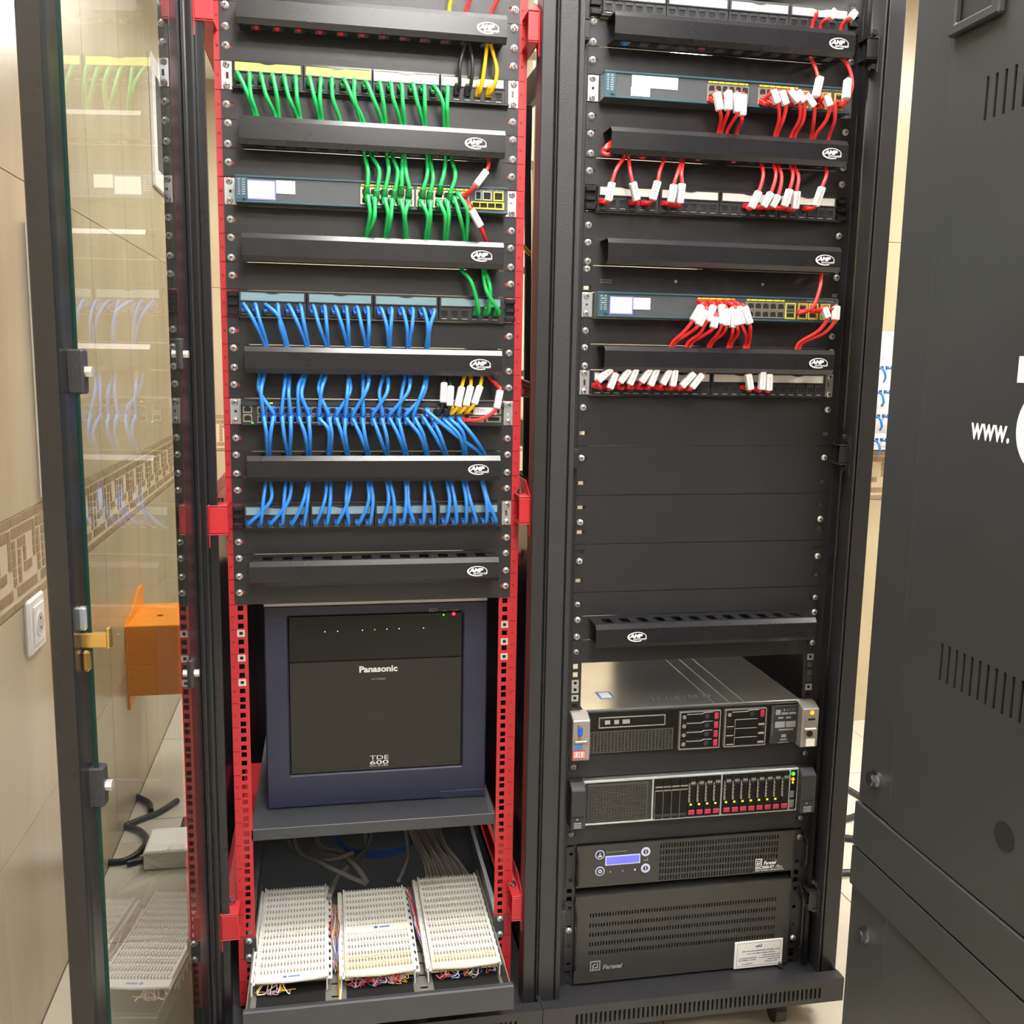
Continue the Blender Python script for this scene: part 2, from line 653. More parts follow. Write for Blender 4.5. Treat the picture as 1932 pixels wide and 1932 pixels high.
# ceiling lights (above the frame, they light the room)
for i, (lx, ly, where) in enumerate([(490, -390, 'just in front of the racks'), (490, -1750, 'behind the viewer'), (2500, -900, 'right of the black cabinet'),
                                     (490, 970, 'behind the red-railed rack'), (2600, 300, 'by the white wall rack'), (1650, -1750, 'right behind the viewer'), (490, -2850, 'far behind the viewer'), (1650, -2850, 'in the far right corner'),
                                     (490, 2330, 'near the back wall'), (1850, 2500, 'added behind the partition wall to brighten the server lid')]):  # last lamp is added so the server lid reflects a brighter back wall
    t = thing('ceiling_light', 'square white ceiling panel light ' + where, 'ceiling light', (lx, ly, CEIL), 'ceiling panel lights')
    b = MB()
    b.plate(lx - 310, lx + 310, ly - 310, ly + 310, CEIL - 14, CEIL, [(lx - 290, lx + 290, ly - 290, ly + 290)], plane='xy')
    part(b, 'frame', M['plastic_white'], t)
    b = MB()
    b.box(lx - 290, lx + 290, ly - 290, ly + 290, CEIL - 8, CEIL - 1)
    part(b, 'diffuser', M['lamp'], t)

# ------------------------------------------------------------------ shared small meshes


def screw_mesh(name, r=5.6, m='steel'):
    b = MB()
    b.cyl((0, -1.2, 0), r * 1.06, 1.2, seg=14, mi=0)
    prof = [(1.0, -1.2), (0.96, -2.6), (0.75, -3.8), (0.4, -4.4)]
    seg = 12
    vs = []
    for (rr, yy) in prof:
        for k in range(seg):
            a = 2 * math.pi * k / seg
            vs.append((r * rr * math.cos(a), yy, r * rr * math.sin(a)))
    fs = []
    for i in range(len(prof) - 1):
        for k in range(seg):
            fs.append((i * seg + k, i * seg + (k + 1) % seg, (i + 1) * seg + (k + 1) % seg, (i + 1) * seg + k))
    b.add(vs, fs, 0, True)
    b.add(vs[-seg:], [tuple(range(seg))], 0)
    b.box(-r * 0.55, r * 0.55, -4.5, -4.2, -0.7, 0.7, 1)
    b.box(-0.7, 0.7, -4.52, -4.2, -r * 0.55, r * 0.55, 1)
    return b.mesh(name, [M[m], M['dark']])


SCREW = screw_mesh('screw')
SCREW_B = screw_mesh('screw_brassy', 5.0, 'server_grey')


def hex_bolt(name, r=9.5, h=8):
    b = MB()
    b.cyl((0, 0, 0), r * 1.25, -1.5, seg=16)
    b.cyl((0, -1.5, 0), r, -h, seg=6)
    b.cyl((0, -1.5 - h, 0), r * 0.8, -0.8, seg=12)
    return b.mesh(name, M['bolt_steel'])


BOLT = hex_bolt('hex_bolt', 5.0, 5)
BIGBOLT = hex_bolt('large_hex_bolt', 9.5, 8)

_cn = MB()
_cn.plate(-6.5, 6.5, -6, 6, -1.2, 0.5, [(-3, 3, -3, 3)])
_cn.box(-3, 3, 0.2, 0.5, -3, 3, 1)
CAGE = _cn.mesh('cage_nut', [M['steel'], M['dark']])


# ------------------------------------------------------------------ rack cabinets
def rail(parent, off, xa, xb, hx, mats, us, inner, numx=None, hole=9.5):
    b = MB()
    holes = []
    for u in range(1, us + 1):
        z0 = off.z + (u - 1) * U
        for dz in (6.35, 22.225, 38.1):
            holes.append((off.x + hx - hole / 2, off.x + hx + hole / 2, z0 + dz - hole / 2, z0 + dz + hole / 2))
    b.plate(off.x + xa, off.x + xb, off.z - 4, off.z + us * U + 4, off.y, off.y + 2.2, holes)
    xi = off.x + inner
    b.box(xi - 1.1, xi + 1.1, off.y + 2.2, off.y + 44, off.z - 4, off.z + us * U + 4)
    r = part(b, 'mounting_rail', M[mats], parent)
    if numx is not None:
        t = MB()
        for u in range(1, us + 1):
            z0 = off.z + (u - 1) * U
            s = str(u)
            w = 4.2 if len(s) > 1 else 2.0
            add_text(t, s, off.x + numx - w / 2, z0 + 20, w, 4.6, off.y - 0.3, bold=0.02)
            t.box(off.x + numx - 4.5, off.x + numx + 6, off.y - 0.35, off.y - 0.2, z0 - 0.5, z0 + 0.5)
        part(t, 'printed_numbers', M['print_dark'], r)
    return r


def channel(parent, m, x0, x1, z0, outer, yf=-45.0, h=50.0, yb=620.0, bolts=True):
    """folded bracket running front to back between rail and post"""
    b = MB()
    b.box(x0, x1, yf, yf + 2, z0 + 3, z0 + h - 3)
    b.box(x0, x1, yf, yb, z0 + h - 2, z0 + h)
    b.box(x0, x1, yf, yb, z0, z0 + 2)
    xo = x0 if outer < 0 else x1
    a, c = (xo - 2, xo) if outer < 0 else (xo, xo + 2)
    # outer web with raised rear flange and pointed lower front tab
    prof = [(yf, z0 - 22), (yf + 26, z0), (yb, z0), (yb, z0 + h + 24), (yf + 40, z0 + h + 24), (yf, z0 + h)]
    b.prism(prof, a, c, 'x')
    o = part(b, 'bracket', M[m], parent, bevel=0.8)
    if bolts:
        xm = (x0 + x1) / 2
        inst(BOLT, 'bolt', o, (xm, yf + 38, z0 + h + 1), (-math.pi / 2, 0, 0))
    return o


left_cab = thing('rack_cabinet', 'black open rack cabinet with red mounting rails, on the left', 'rack cabinet', (241, 330, FLOOR), 'floor-standing rack cabinets')
right_cab = thing('rack_cabinet', 'all-black rack cabinet beside the red-railed one, on the right', 'rack cabinet', (836, 330, FLOOR), 'floor-standing rack cabinets')
TOPZ = 2040.0


def post(parent, x0, x1, y0, y1, m, groove=None, z0=-60.0):
    b = MB()
    if groove:
        g0, g1 = groove
        prof = [(x0, y1), (x0, y0), (g0, y0), (g0, y0 + 9), (g1, y0 + 9), (g1, y0), (x1, y0), (x1, y1)]
        b.prism(prof, z0, TOPZ, 'z')
    else:
        b.box(x0, x1, y0, y1, z0, TOPZ)
    return part(b, 'post', M[m], parent, bevel=1.2)


# left rack frame
post(left_cab, -59, -34, -70, -30, 'gloss_black', (-51, -48))
post(left_cab, 507, 535, -70, -28, 'black', (529, 532))
b = MB()
b.box(-34, -20, -42, -30, -60, TOPZ)
part(b, 'post_flange', M['gloss_black'], left_cab, bevel=0.8)
post(left_cab, -59, -20, 720, 760, 'black')
post(left_cab, 500, 536, 720, 760, 'black')
# right rack frame
post(right_cab, 536.5, 578, -70, -30, 'black_tex', (566, 569))
post(right_cab, 1105, 1143, -70, -28, 'black', (1109, 1112))
post(right_cab, 1096, 1136, 700, 740, 'black')
post(right_cab, 536.5, 575, 700, 740, 'black')
b = MB()
b.box(1133.5, 1136, -28, 700, -40, TOPZ)
part(b, 'side_panel', M['black'], right_cab)
b = MB()
b.box(1088, 1096, -40, -28, -40, TOPZ)
part(b, 'post_flange', M['gloss_black'], right_cab)

rail(left_cab, LOFF, -10, 20, 8.75, 'red_paint', 42, -9, -5)
rail(left_cab, LOFF, 462.6, 496.6, 473.85, 'red_paint', 42, 495.5, 488)
rail(right_cab, ROFF, -14, 20, 8.75, 'black', 43, -13)
rail(right_cab, ROFF, 462.6, 494.6, 473.85, 'black', 43, 493.5)
for z0 in (908, 1692, 148):
    channel(left_cab, 'red_paint', -33, -4, z0 + (-22 if z0 == 908 else 8 if z0 == 148 else -4), -1)
    channel(left_cab, 'red_paint', 487, 505, z0 - (10 if z0 == 908 else 0), 1, -52)
for (px, py) in ((1673, 94), (1614, 858), (1560, 1697)):
    zc = aty(px, py, -55).z
    o = channel(right_cab, 'black', 1082, 1103, zc - 18, 1, -58, 36, 600)
    for dx in (0, 1):
        inst(BOLT, 'bolt', o, (1101, -40, zc + (30 if dx else -26)))
for (px, py) in ((1103, 55), (1084, 866), (1064, 1733)):
    zc = aty(px, py, -45).z
    channel(right_cab, 'black', 579, 592, zc - 17, -1, -48, 34, 600, bolts=False)

for cab, x0, x1 in ((left_cab, -59, 535.5), (right_cab, 536.5, 1143)):
    b = MB()
    b.box(x0, x1, -70, 760, TOPZ, TOPZ + 24)
    part(b, 'top_panel', M['black'], cab, bevel=2)

# plinths
for cab, x0, x1, lab in ((left_cab, -59, 535.5, 0), (right_cab, 536.5, 1136, 1)):
    b = MB()
    holes = []
    n = 54
    for i in range(n):
        xs = x0 + 62 + i * (x1 - x0 - 105) / n
        holes.append((xs, xs + 4.2, -32, -10))
    b.plate(x0, x1, -42, 6, -115, -112, holes)
    b.box(x0, x1, -112, -92, 4, 6)
    b.box(x0, x1, -92, -90, -14, 6)
    b.box(x0, x1, -90, 740, -16, -12)
    b.box(x0 + 10, x1 - 10, -106, -104, -38, 4, 1)  # dark sheet added behind the slots, standing in for the shade inside
    b.box(x0, x0 + 3, -112, 740, -42, 4)
    b.box(x1 - 3, x1, -112, 740, -42, 4)
    o = part(b, 'plinth', [M['black'], M['dark']], cab)
    for xx in (x0 + 110, x1 - 110):
        for yy in (-60, 690):
            c = MB()
            c.box(xx - 12, xx + 12, yy - 12, yy + 12, -66, -14)
            c.cyl((xx - 11, yy, FLOOR + 24), 24, 22, 'x', 18)
            part(c, 'caster', M['charcoal'], cab)
for (px, py) in ((1135, 1880), (1439, 1852)):
    p = aty(px, py, -86)
    inst(SCREW, 'screw', right_cab, (p.x, -78, -12), (-math.pi / 2, 0, 0))
p = aty(1476, 1838, -50)
inst(BOLT, 'bolt', right_cab, (p.x, -40, -8), (-math.pi / 2, 0, 0))
# dark inner panels of the left rack
b = MB()
b.box(-58.5, -56.5, -28, 720, -40, 860)
part(b, 'side_panel', M['gloss_black'], left_cab)
b = MB()
b.box(532.5, 534.5, -28, 720, -40, 960)
part(b, 'side_panel', M['gloss_black'], left_cab)
b = MB()
b.box(-20, 500, 742, 745, -40, 690)
part(b, 'rear_panel', M['black'], left_cab)
b = MB()
b.box(900, 1096, 722, 725, -40, 1130)
part(b, 'rear_panel', M['black'], right_cab)
# spare cage nuts in the open rail holes
for (rx, offs, lst) in ((8.75, LOFF, [(16, 38.1), (15, 38.1), (14, 38.1)]), (473.85, LOFF, [(16, 38.1), (16, 6.35), (15, 22.2)]),
                        (8.75, ROFF, [(15, 6.35), (14, 22.2), (14, 38.1)]), (473.85, ROFF, [(15, 38.1), (14, 22.2)])):
    for (u, dz) in lst:
        inst(CAGE, 'cage_nut', left_cab if offs is LOFF else right_cab, (offs.x + rx, offs.y + 0.2, offs.z + (u - 1) * U + dz))

# ------------------------------------------------------------------ open glass door of the left rack
HX, HY = -67.0, -88.0
DANG = math.radians(-94.8)
dd = Vector((math.cos(DANG), math.sin(DANG), 0))      # along the door, away from the hinge
dn = Vector((-dd.y, dd.x, 0))                         # inner face normal, towards the racks
DL = 562.0


def dpt(s, t, z):
    return Vector((HX, HY, 0)) + dd * s + dn * t + Vector((0, 0, z))


def dbox(mb, s0, s1, t0, t1, z0, z1, mi=0):
    mb.hexa([dpt(s, t, z) for z in (z0, z1) for t in (t0, t1) for s in (s0, s1)], mi)


door = thing('rack_door', 'open glass door with black frame, hinged on the red-railed rack', 'cabinet door', (HX, HY, FLOOR))
b = MB()
dbox(b, DL - 54, DL - 2, -14, 10, -55, TOPZ)
near_stile = part(b, 'stile', M['gloss_black'], door, bevel=1.5)
b = MB()
dbox(b, 0, 78, 11, 20, -55, TOPZ)
dbox(b, 0, 6, -12, 11, -55, TOPZ)
dbox(b, 2, 10, 20, 27, -55, TOPZ)
hinge_stile = part(b, 'stile', M['gloss_black'], door, bevel=1.5)
for za, zb in ((-55, 0), (TOPZ - 55, TOPZ)):
    b = MB()
    dbox(b, 78, DL - 54, -4, 10, za, zb)
    part(b, 'cross_rail', M['gloss_black'], door, bevel=1.2)
b = MB()
G0, G1, T0, T1 = 78.5, DL - 30.0, 15.0, 20.0
pts = [dpt(s, t, z) for z in (-30, TOPZ - 20) for t in (T0, T1) for s in (G0, G1)]
b.add(pts, [(0, 1, 5, 4)], 2)
b.add(pts, [(2, 6, 7, 3)], 0)
b.add(pts, [(0, 2, 3, 1), (4, 5, 7, 6), (0, 4, 6, 2), (1, 3, 7, 5)], 1)
part(b, 'glass_pane', [M['glass'], M['glass_edge'], M['glass_rear']], door)
for s, zc, nm in ((DL - 36, aty(140, 702, -650).z, 0), (DL - 36, aty(180, 1508, -650).z, 0), (76, aty(340, 668, -150).z, 1), (76, aty(362, 1264, -150).z, 1)):
    b = MB()
    dbox(b, s - 9, s + 9, 8, 25, zc - 23, zc + 23)
    c = part(b, 'glass_clip', M['black_tex'], door, bevel=2.0)
    b = MB()
    ctr = dpt(s, 25, zc)
    for k in range(6):
        a0, a1 = k * math.pi / 3, (k + 1) * math.pi / 3
        q = [ctr + dd * 6 * math.cos(a) + Vector((0, 0, 6 * math.sin(a))) for a in (a0, a1)]
        b.add([q[0], q[1], q[1] + dn * 7, q[0] + dn * 7, ctr + dn * 7, ctr], [(0, 1, 2, 3), (3, 2, 4), (1, 0, 5)])
    part(b, 'bolt', M['steel'], c)
# lock with brass cam on the free stile
zl = aty(170, 1215, -640).z
b = MB()
dbox(b, DL - 34, DL - 24, 8, 16, zl + 10, zl + 36)
lock = part(b, 'lock', M['ear'], door, bevel=2)
b = MB()
dbox(b, DL - 33, DL - 25, 8, 38, zl - 9, zl + 7)
dbox(b, DL - 34, DL - 24, 36, 40, zl - 10, zl + 13)
part(b, 'cam', M['brass'], lock, bevel=1)
b = MB()
dbox(b, DL - 34, DL - 24, 9, 18, zl - 36, zl - 12)
part(b, 'latch', M['brass'], lock, bevel=3)

# ------------------------------------------------------------------ black cabinet at the right edge, its side panel faces the racks
CX = 868.0


def cp(px, py):
    return atx(px, py, CX)


yf = cp(1684, 640).y
ys = cp(1762, 480).y                                # seam between corner strip and panel
YN = -1500.0
zA0, zA1, zA2 = cp(1640, 1527).z, cp(1640, 1618).z, cp(1640, 1700).z
cab = thing('steel_cabinet', 'tall black steel cabinet cut off by the right edge of the picture', 'cabinet', (CX + 300, (yf + YN) / 2, FLOOR))
b = MB()
b.box(CX + 8, CX + 600, YN, yf - 1, FLOOR + 2, 2000)
part(b, 'body', M['cab_dark'], cab)
b = MB()
b.box(CX + 1.0, CX + 8, ys + 1.0, yf, zA0 + 1, 2000)
part(b, 'corner_strip', M['cab_dark'], cab, bevel=0.8)
holes = []
t0, t1, tb = cp(1862, 145), cp(1913, 122), cp(1855, 228)
pitch = abs(cp(1861, 185).y - cp(1914, 165).y) / 3.0
for i in range(16):
    y = cp(1861, 185).y - i * pitch
    holes.append((y - 2.4, y + 2.4, tb.z, t0.z))
s0, s1 = cp(1779, 1214), cp(1772, 1285)
pitch2 = abs(cp(1775, 1250).y - cp(1919, 1322).y) / 9.6
for i in range(22):
    y = cp(1775, 1250).y - i * pitch2
    holes.append((y - 2.4, y + 2.4, s1.z, s0.z))
b = MB()
b.plate(YN, ys - 1.0, zA0 + 1, 2000, CX, CX + 3, holes, plane='yz')
panel = part(b, 'side_panel', M['cab_dark'], cab)
b = MB()
b.box(CX + 4, CX + 8, YN, ys - 1, zA0 + 1, 2000)
part(b, 'panel_backing', M['dark'], cab)
for z0, z1 in ((zA1 + 1.2, zA0 - 1.2), (zA2 + 1.2, zA1 - 1.2)):
    b = MB()
    b.box(CX - 3, CX + 8, YN, yf + 1, z0, z1)
    part(b, 'band', M['cab_dark'], cab, bevel=0.8)
yb2 = cp(1668, 1800).y
b = MB()
b.box(CX + 1, CX + 8, yb2 + 1, yf, FLOOR + 2, zA2 - 1.2)
part(b, 'corner_strip', M['cab_dark'], cab, bevel=0.8)
b = MB()
b.box(CX, CX + 8, YN, yb2 - 1, FLOOR + 2, zA2 - 1.2)
part(b, 'lower_panel', M['cab_dark'], cab, bevel=0.8)
for (px, py) in ((1651, 1470), (1632, 1764)):
    p = cp(px, py)
    inst(BIGBOLT, 'bolt', cab, (CX + 1, p.y, p.z), (0, 0, -math.pi / 2))
# round cable hole
p = cp(1895, 1578)
b = MB()
b.cyl((CX - 0.6, p.y, p.z), 16, 0.5, 'x', 28)
part(b, 'cable_hole', M['dark'], cab)
# recessed handle cup
p0, p1 = cp(1800, 70), cp(1872, 30)
b = MB()
b.plate(p1.y - 22, p0.y, p0.z - 2, p0.z + 95, CX - 9, CX, [(p1.y - 8, p0.y - 12, p0.z + 10, p0.z + 84)], plane='yz')
part(b, 'handle_frame', M['cab_dark'], cab, bevel=2.0)
b = MB()
b.box(CX - 1.0, CX - 0.4, p1.y - 8, p0.y - 12, p0.z + 10, p0.z + 84)
part(b, 'handle_recess', M['dark'], cab)
# lettering
b = MB()
q0, q1 = cp(1831, 832), cp(1908, 797)
hz = cp(1832, 797).z - cp(1838, 829).z
fr = lambda u, t: (CX - 0.4, -u, t)
add_text(b, 'www.', -cp(1832, 815).y, cp(1838, 829).z, abs(cp(1832, 815).y - cp(1906, 815).y), hz, 0, bold=0.02, frame=fr)
pr = cp(1918, 808)
rad = 46.0
cy, cz = pr.y - rad, pr.z
vs, fs = [], []
n = 40
for i in range(n + 1):
    a = math.radians(62 + 236 * i / n)
    for rr in (rad, rad - 17):
        vs.append((CX - 0.4, cy - rr * math.cos(a) * 1.0, cz + rr * math.sin(a)))
for i in range(n):
    fs.append((2 * i, 2 * i + 1, 2 * i + 3, 2 * i + 2))
b.add(vs, fs)
pl = cp(1924, 672)
pl2 = cp(1924, 722)
b.add([(CX - 0.4, pl.y, pl.z), (CX - 0.4, pl.y - 14, pl.z), (CX - 0.4, pl.y - 14, pl2.z), (CX - 0.4, pl.y, pl2.z)], [(0, 1, 2, 3)])
part(b, 'printed_lettering', M['print_white'], cab)

# ------------------------------------------------------------------ rack equipment builders (x,z relative to the rack's panel corner)
def rz(off, u):
    return off.z + (u - 1) * U


def put_screws(parent, off, z0, zs, me=SCREW, xs=(8.75, 473.85), jit=0.0):
    for x in xs:
        for dz in zs:
            inst(me, 'screw', parent, (off.x + x + random.uniform(-jit, jit), off.y - 2.0, z0 + dz), (0, random.uniform(0, 1.5), 0))


def blank(off, u, label, n=1, zs=(22.225,), me=SCREW, group='blanking panels', extra=None, tilt=0.0, gap=0.6):
    z0 = rz(off, u)
    t = thing('blank_panel', label, 'blank panel', (off.x + 241.3, off.y, z0), group)
    b = MB()
    x, y = off.x, off.y
    holes = []
    slots = zs if extra is None else tuple(zs) + tuple(extra)
    for dz in slots:
        for hx in (3.0, 464.5):
            holes.append((x + hx, x + hx + 15, z0 + dz - 3.2, z0 + dz + 3.2))
    b.plate(x, x + 482.6, z0 + 0.5, z0 + n * U - gap, y - 2.0, y, holes)
    part(b, 'panel', M['black'], t)
    b = MB()
    b.box(x + 22, x + 460, y, y + 12, z0 + 0.5, z0 + 2)
    b.box(x + 22, x + 460, y, y + 12, z0 + n * U - 2.2, z0 + n * U - 0.6)
    part(b, 'folded_edge', M['black'], t)
    put_screws(t, off, z0, zs, me, jit=1.0)
    if tilt:
        t.rotation_euler = (0, tilt, 0)
    return t


def ring_pts(cx, cz, a, b_, n, a0=0.0, a1=2 * math.pi):
    return [(cx + a * math.cos(a0 + (a1 - a0) * i / n), cz + b_ * math.sin(a0 + (a1 - a0) * i / n)) for i in range(n + 1)]


def amp_logo(mb, x, z, y, s=1.0):
    """oval swoosh with AMP and a smaller word under it"""
    o = ring_pts(x + 18 * s, z + 8.5 * s, 18.2 * s, 9.2 * s, 30, math.radians(-30), math.radians(300))
    i = ring_pts(x + 18.8 * s, z + 8.7 * s, 16.0 * s, 7.6 * s, 30, math.radians(-30), math.radians(300))
    vs = [(p[0], y, p[1]) for p in o] + [(p[0], y, p[1]) for p in i]
    n = 31
    mb.add(vs, [(k, k + 1, k + 1 + n, k + n) for k in range(n - 1)])
    add_text(mb, 'AMP', x + 3 * s, z + 6.6 * s, 26 * s, 7.4 * s, y - 0.05, bold=0.07, shear=0.25)
    add_text(mb, 'NETCONNECT', x + 11 * s, z + 2.6 * s, 26 * s, 3.0 * s, y - 0.05, bold=0.03, shear=0.2)


def manager(off, u, label, logo_x=378.0, slots=True, fill=None, red_tabs=False):
    z0 = rz(off, u)
    x, y = off.x, off.y
    t = thing('cable_manager', label, 'cable manager', (x + 241.3, y, z0), 'horizontal cable managers')
    b = MB()
    holes = []
    for dz in (6.35, 38.1):
        for hx in (4.0, 467.0):
            holes.append((x + hx, x + hx + 11.5, z0 + dz - 3.2, z0 + dz + 3.2))
    b.plate(x, x + 482.6, z0 + 0.5, z0 + U - 0.6, y - 2.0, y, holes)
    part(b, 'back_plate', M['black'], t)
    xa, xb = x + 30, x + 452
    sl = []
    for i in range(12):
        cx = xa + 28 + i * 33.2
        sl.append((cx - 8.5, cx + 8.5, y - 40, y - 10))
    b = MB()
    b.plate(xa, xb, y - 50, y - 2, z0 + 39.5, z0 + 41, sl, plane='xy')
    part(b, 'slotted_top', M['gloss_black'], t)
    b = MB()
    b.plate(xa + 2, xb - 2, y - 42, y - 2, z0 + 2, z0 + 3.4, sl, plane='xy')
    part(b, 'slotted_bottom', M['black'], t)
    b = MB()
    o = [(-50, 41), (-56, 33), (-56, 6), (-49, -2), (-43, -2)]
    inn = [(-43, -0.8), (-48.5, -0.8), (-54.6, 6.5), (-54.6, 32.4), (-49.4, 39.6)]
    b.prism([(y + a, z0 + c) for a, c in o + inn], xa, xb, 'x')
    part(b, 'cover', M['gloss_black'], t)
    b = MB()
    amp_logo(b, x + logo_x, z0 + 9.5, y - 56.3, 0.98)
    part(b, 'logo', M['print_white'], t)
    put_screws(t, off, z0, (6.35, 38.1), jit=0.6)
    return t


# RJ45 port: a recessed socket frame, shared
_p = MB()
_p.plate(-7.0, 7.0, -7.5, 7.5, -1.0, 0, [(-5.6, 5.6, -4.6, 3.2), (-3.2, 3.2, -6.4, -4.6)])
_p.box(-6.4, 6.4, 0.0, 9.0, -6.9, 6.0, 1)
PORT = _p.mesh('port', [M['charcoal'], M['dark']])
_p = MB()
_p.plate(-7.2, 7.2, -6.4, 6.4, -0.8, 0, [(-5.7, 5.7, -4.4, 4.4)])
_p.box(-6.4, 6.4, 0.0, 8.0, -5.2, 5.2, 1)
_p.box(-5.0, -3.6, -0.4, 0.2, 2.4, 4.2, 0)
_p.box(3.6, 5.0, -0.4, 0.2, 2.4, 4.2, 0)
PORT_M = _p.mesh('metal_port', [M['port_metal'], M['dark']])
PORT_D = None


def port_x(i):
    return 29.0 + (i // 6) * 109.6 + (i % 6) * 17.6


def patch_panel(off, u, label, strips, ears='steel', frames='clear', four=True, body='charcoal'):
    z0 = rz(off, u)
    x, y = off.x, off.y
    t = thing('patch_panel', label, 'patch panel', (x + 241.3, y, z0), 'twenty-four port patch panels')
    b = MB()
    b.box(x + 18, x + 464.6, y - 6, y + 40, z0 + 1, z0 + U - 1)
    b.box(x + 18, x + 464.6, y - 16, y - 6, z0 + 0.5, z0 + 3)
    part(b, 'frame', M['black'], t)
    for k in range(2):
        b = MB()
        xa, xb = (x + 1, x + 19) if k == 0 else (x + 463.6, x + 481.6)
        m = ears if isinstance(ears, str) else ears[k]
        if m == 'steel':
            b.plate(xa, xb, z0 + 1, z0 + U - 1, y - 2.5, y, [(xa + 7, xa + 11, z0 + 17, z0 + 27)])
            part(b, 'ear', M['ear'], t)
            put_screws(t, off, z0, (6.35, 38.1), xs=((8.75, 473.85)[k],))
        else:
            for (za, zb, yy) in ((2, 42, -3), (3, 11, -12), (33, 41, -12), (18, 26, -9)):
                b.box(xa, xb, y + yy, y, z0 + za, z0 + zb)
            part(b, 'ear', M['gloss_black'], t, bevel=1)
    for m in range(4):
        xm = x + 20.0 + m * 109.6
        b = MB()
        b.box(xm, xm + 108.4, y - 16, y - 6, z0 + 3, z0 + 42)
        for i in range(6):
            px = x + port_x(m * 6 + i)
            b.box(px - 5, px + 5, y - 17.2, y - 16, z0 + 4.0, z0 + 5.6, 1)
        mod = part(b, 'module', [M[body], M['ear']], t, bevel=0.6)
        b = MB()
        b.box(xm + 3, xm + 105.4, y - 17.4, y - 16, z0 + 26.5, z0 + 39.5)
        part(b, 'label_strip', M[strips[m]], mod)
        b = MB()
        # clear cover rim with the finger notch in the middle
        b.plate(xm + 1, xm + 107.4, z0 + 24.5, z0 + 42.5, y - 18.4, y - 17.4, [(xm + 3.5, xm + 105, z0 + 26.5, z0 + 40.0)])
        arc = [(xm + 40 + 28 * k / 8, z0 + 40.0 - 2.6 * math.sin(math.pi * k / 8)) for k in range(9)]
        b.prism([(p[0], p[1]) for p in arc] + [(xm + 68, z0 + 41.4), (xm + 40, z0 + 41.4)], y - 18.5, y - 17.3, 'y')
        part(b, 'label_cover', M['clear'], mod)
        for i in range(6):
            inst(PORT, 'port', mod, (x + port_x(m * 6 + i), y - 16.3, z0 + 15.5))
    return t


# ------------------------------------------------------------------ cables
JR = {'green': 3.5, 'blue': 3.3, 'redc': 3.2, 'yellow': 3.2, 'blackc': 3.0}
CAB_N = {'green': 'green', 'blue': 'blue', 'redc': 'red', 'yellow': 'yellow', 'blackc': 'black'}


def cable(label, color, pts, group, plug=None, sleeve=None, dirn=None, r=None, text=None):
    """pts: 3D millimetre points. plug: (position, out-direction) ; sleeve: (p0, p1)"""
    r = r or JR[color]
    base = Vector(pts[-1])
    t = thing('network_cable', label, 'cable', base, group)
    b = MB()
    b.tube(catmull(pts, 6), r, 8)
    part(b, 'jacket', M[color], t)
    if plug is not None:
        pp, d = Vector(plug[0]), Vector(plug[1]).normalized()
        b = MB()
        b.box(pp.x - 5.4, pp.x + 5.4, pp.y - 3, pp.y + 7, pp.z - 4.0, pp.z + 4.0)
        up = Vector((1, 0, 0))
        w = d.cross(up).normalized()
        s = pp + Vector((0, -1, 0))
        e = s + d * 15
        q = []
        for c, h in ((s, 5.6), (e, 3.9)):
            q.append([c - up * h - w * h * 0.8, c + up * h - w * h * 0.8, c - up * h + w * h * 0.8, c + up * h + w * h * 0.8])
        b.hexa(q[0] + q[1])
        dk = color + '_dark' if color + '_dark' in M else color
        part(b, 'plug', M[dk], t, bevel=1.2)
    if sleeve is not None:
        a, c = Vector(sleeve[0]), Vector(sleeve[1])
        b = MB()
        ax = (c - a).normalized()
        vv = Vector((0, -1, 0))
        vv = (vv - ax * vv.dot(ax)).normalized()
        sd = ax.cross(vv)
        hw, hd = 5.6, 6.2
        q = [p + sd * i * hw + vv * j * hd for p in (a, c) for j in (-1, 1) for i in (-1, 1)]
        b.hexa(q)
        sl_ = part(b, 'label_sleeve', M['sleeve'], t, bevel=1.6)
        b = MB()
        ln = (c - a).length
        for k in range(6):
            u0 = a + ax * ln * (0.16 + k * 0.12) + vv * (hd + 0.15)
            u1 = u0 + ax * ln * 0.07
            hh = (0.9, 1.4, 0.7, 1.3, 1.0, 0.8)[k]
            b.add([u0 - sd * hh, u0 + sd * hh, u1 + sd * hh, u1 - sd * hh], [(0, 1, 2, 3)])
        part(b, 'sleeve_print', M['print_grey'], sl_)
    return t


s_ = 610 / 1932
s_r = 600 / 1932
C1 = lambda p: (400 + p[0] * s_, p[1] * s_)
C2 = lambda p: (400 + p[0] * s_, 400 + p[1] * s_)
C3 = lambda p: (400 + p[0] * s_, 820 + p[1] * s_)
C5 = lambda p: (1040 + p[0] * s_r, p[1] * s_r)
C6 = lambda p: (1040 + p[0] * s_r, 400 + p[1] * s_r)
CP = lambda p: p


def path(conv, pts, ys):
    out = []
    for p, y in zip(pts, ys):
        q = conv(p)
        out.append(aty(q[0], q[1], y))
    return out


def nth(i, n):
    return ORD[i]


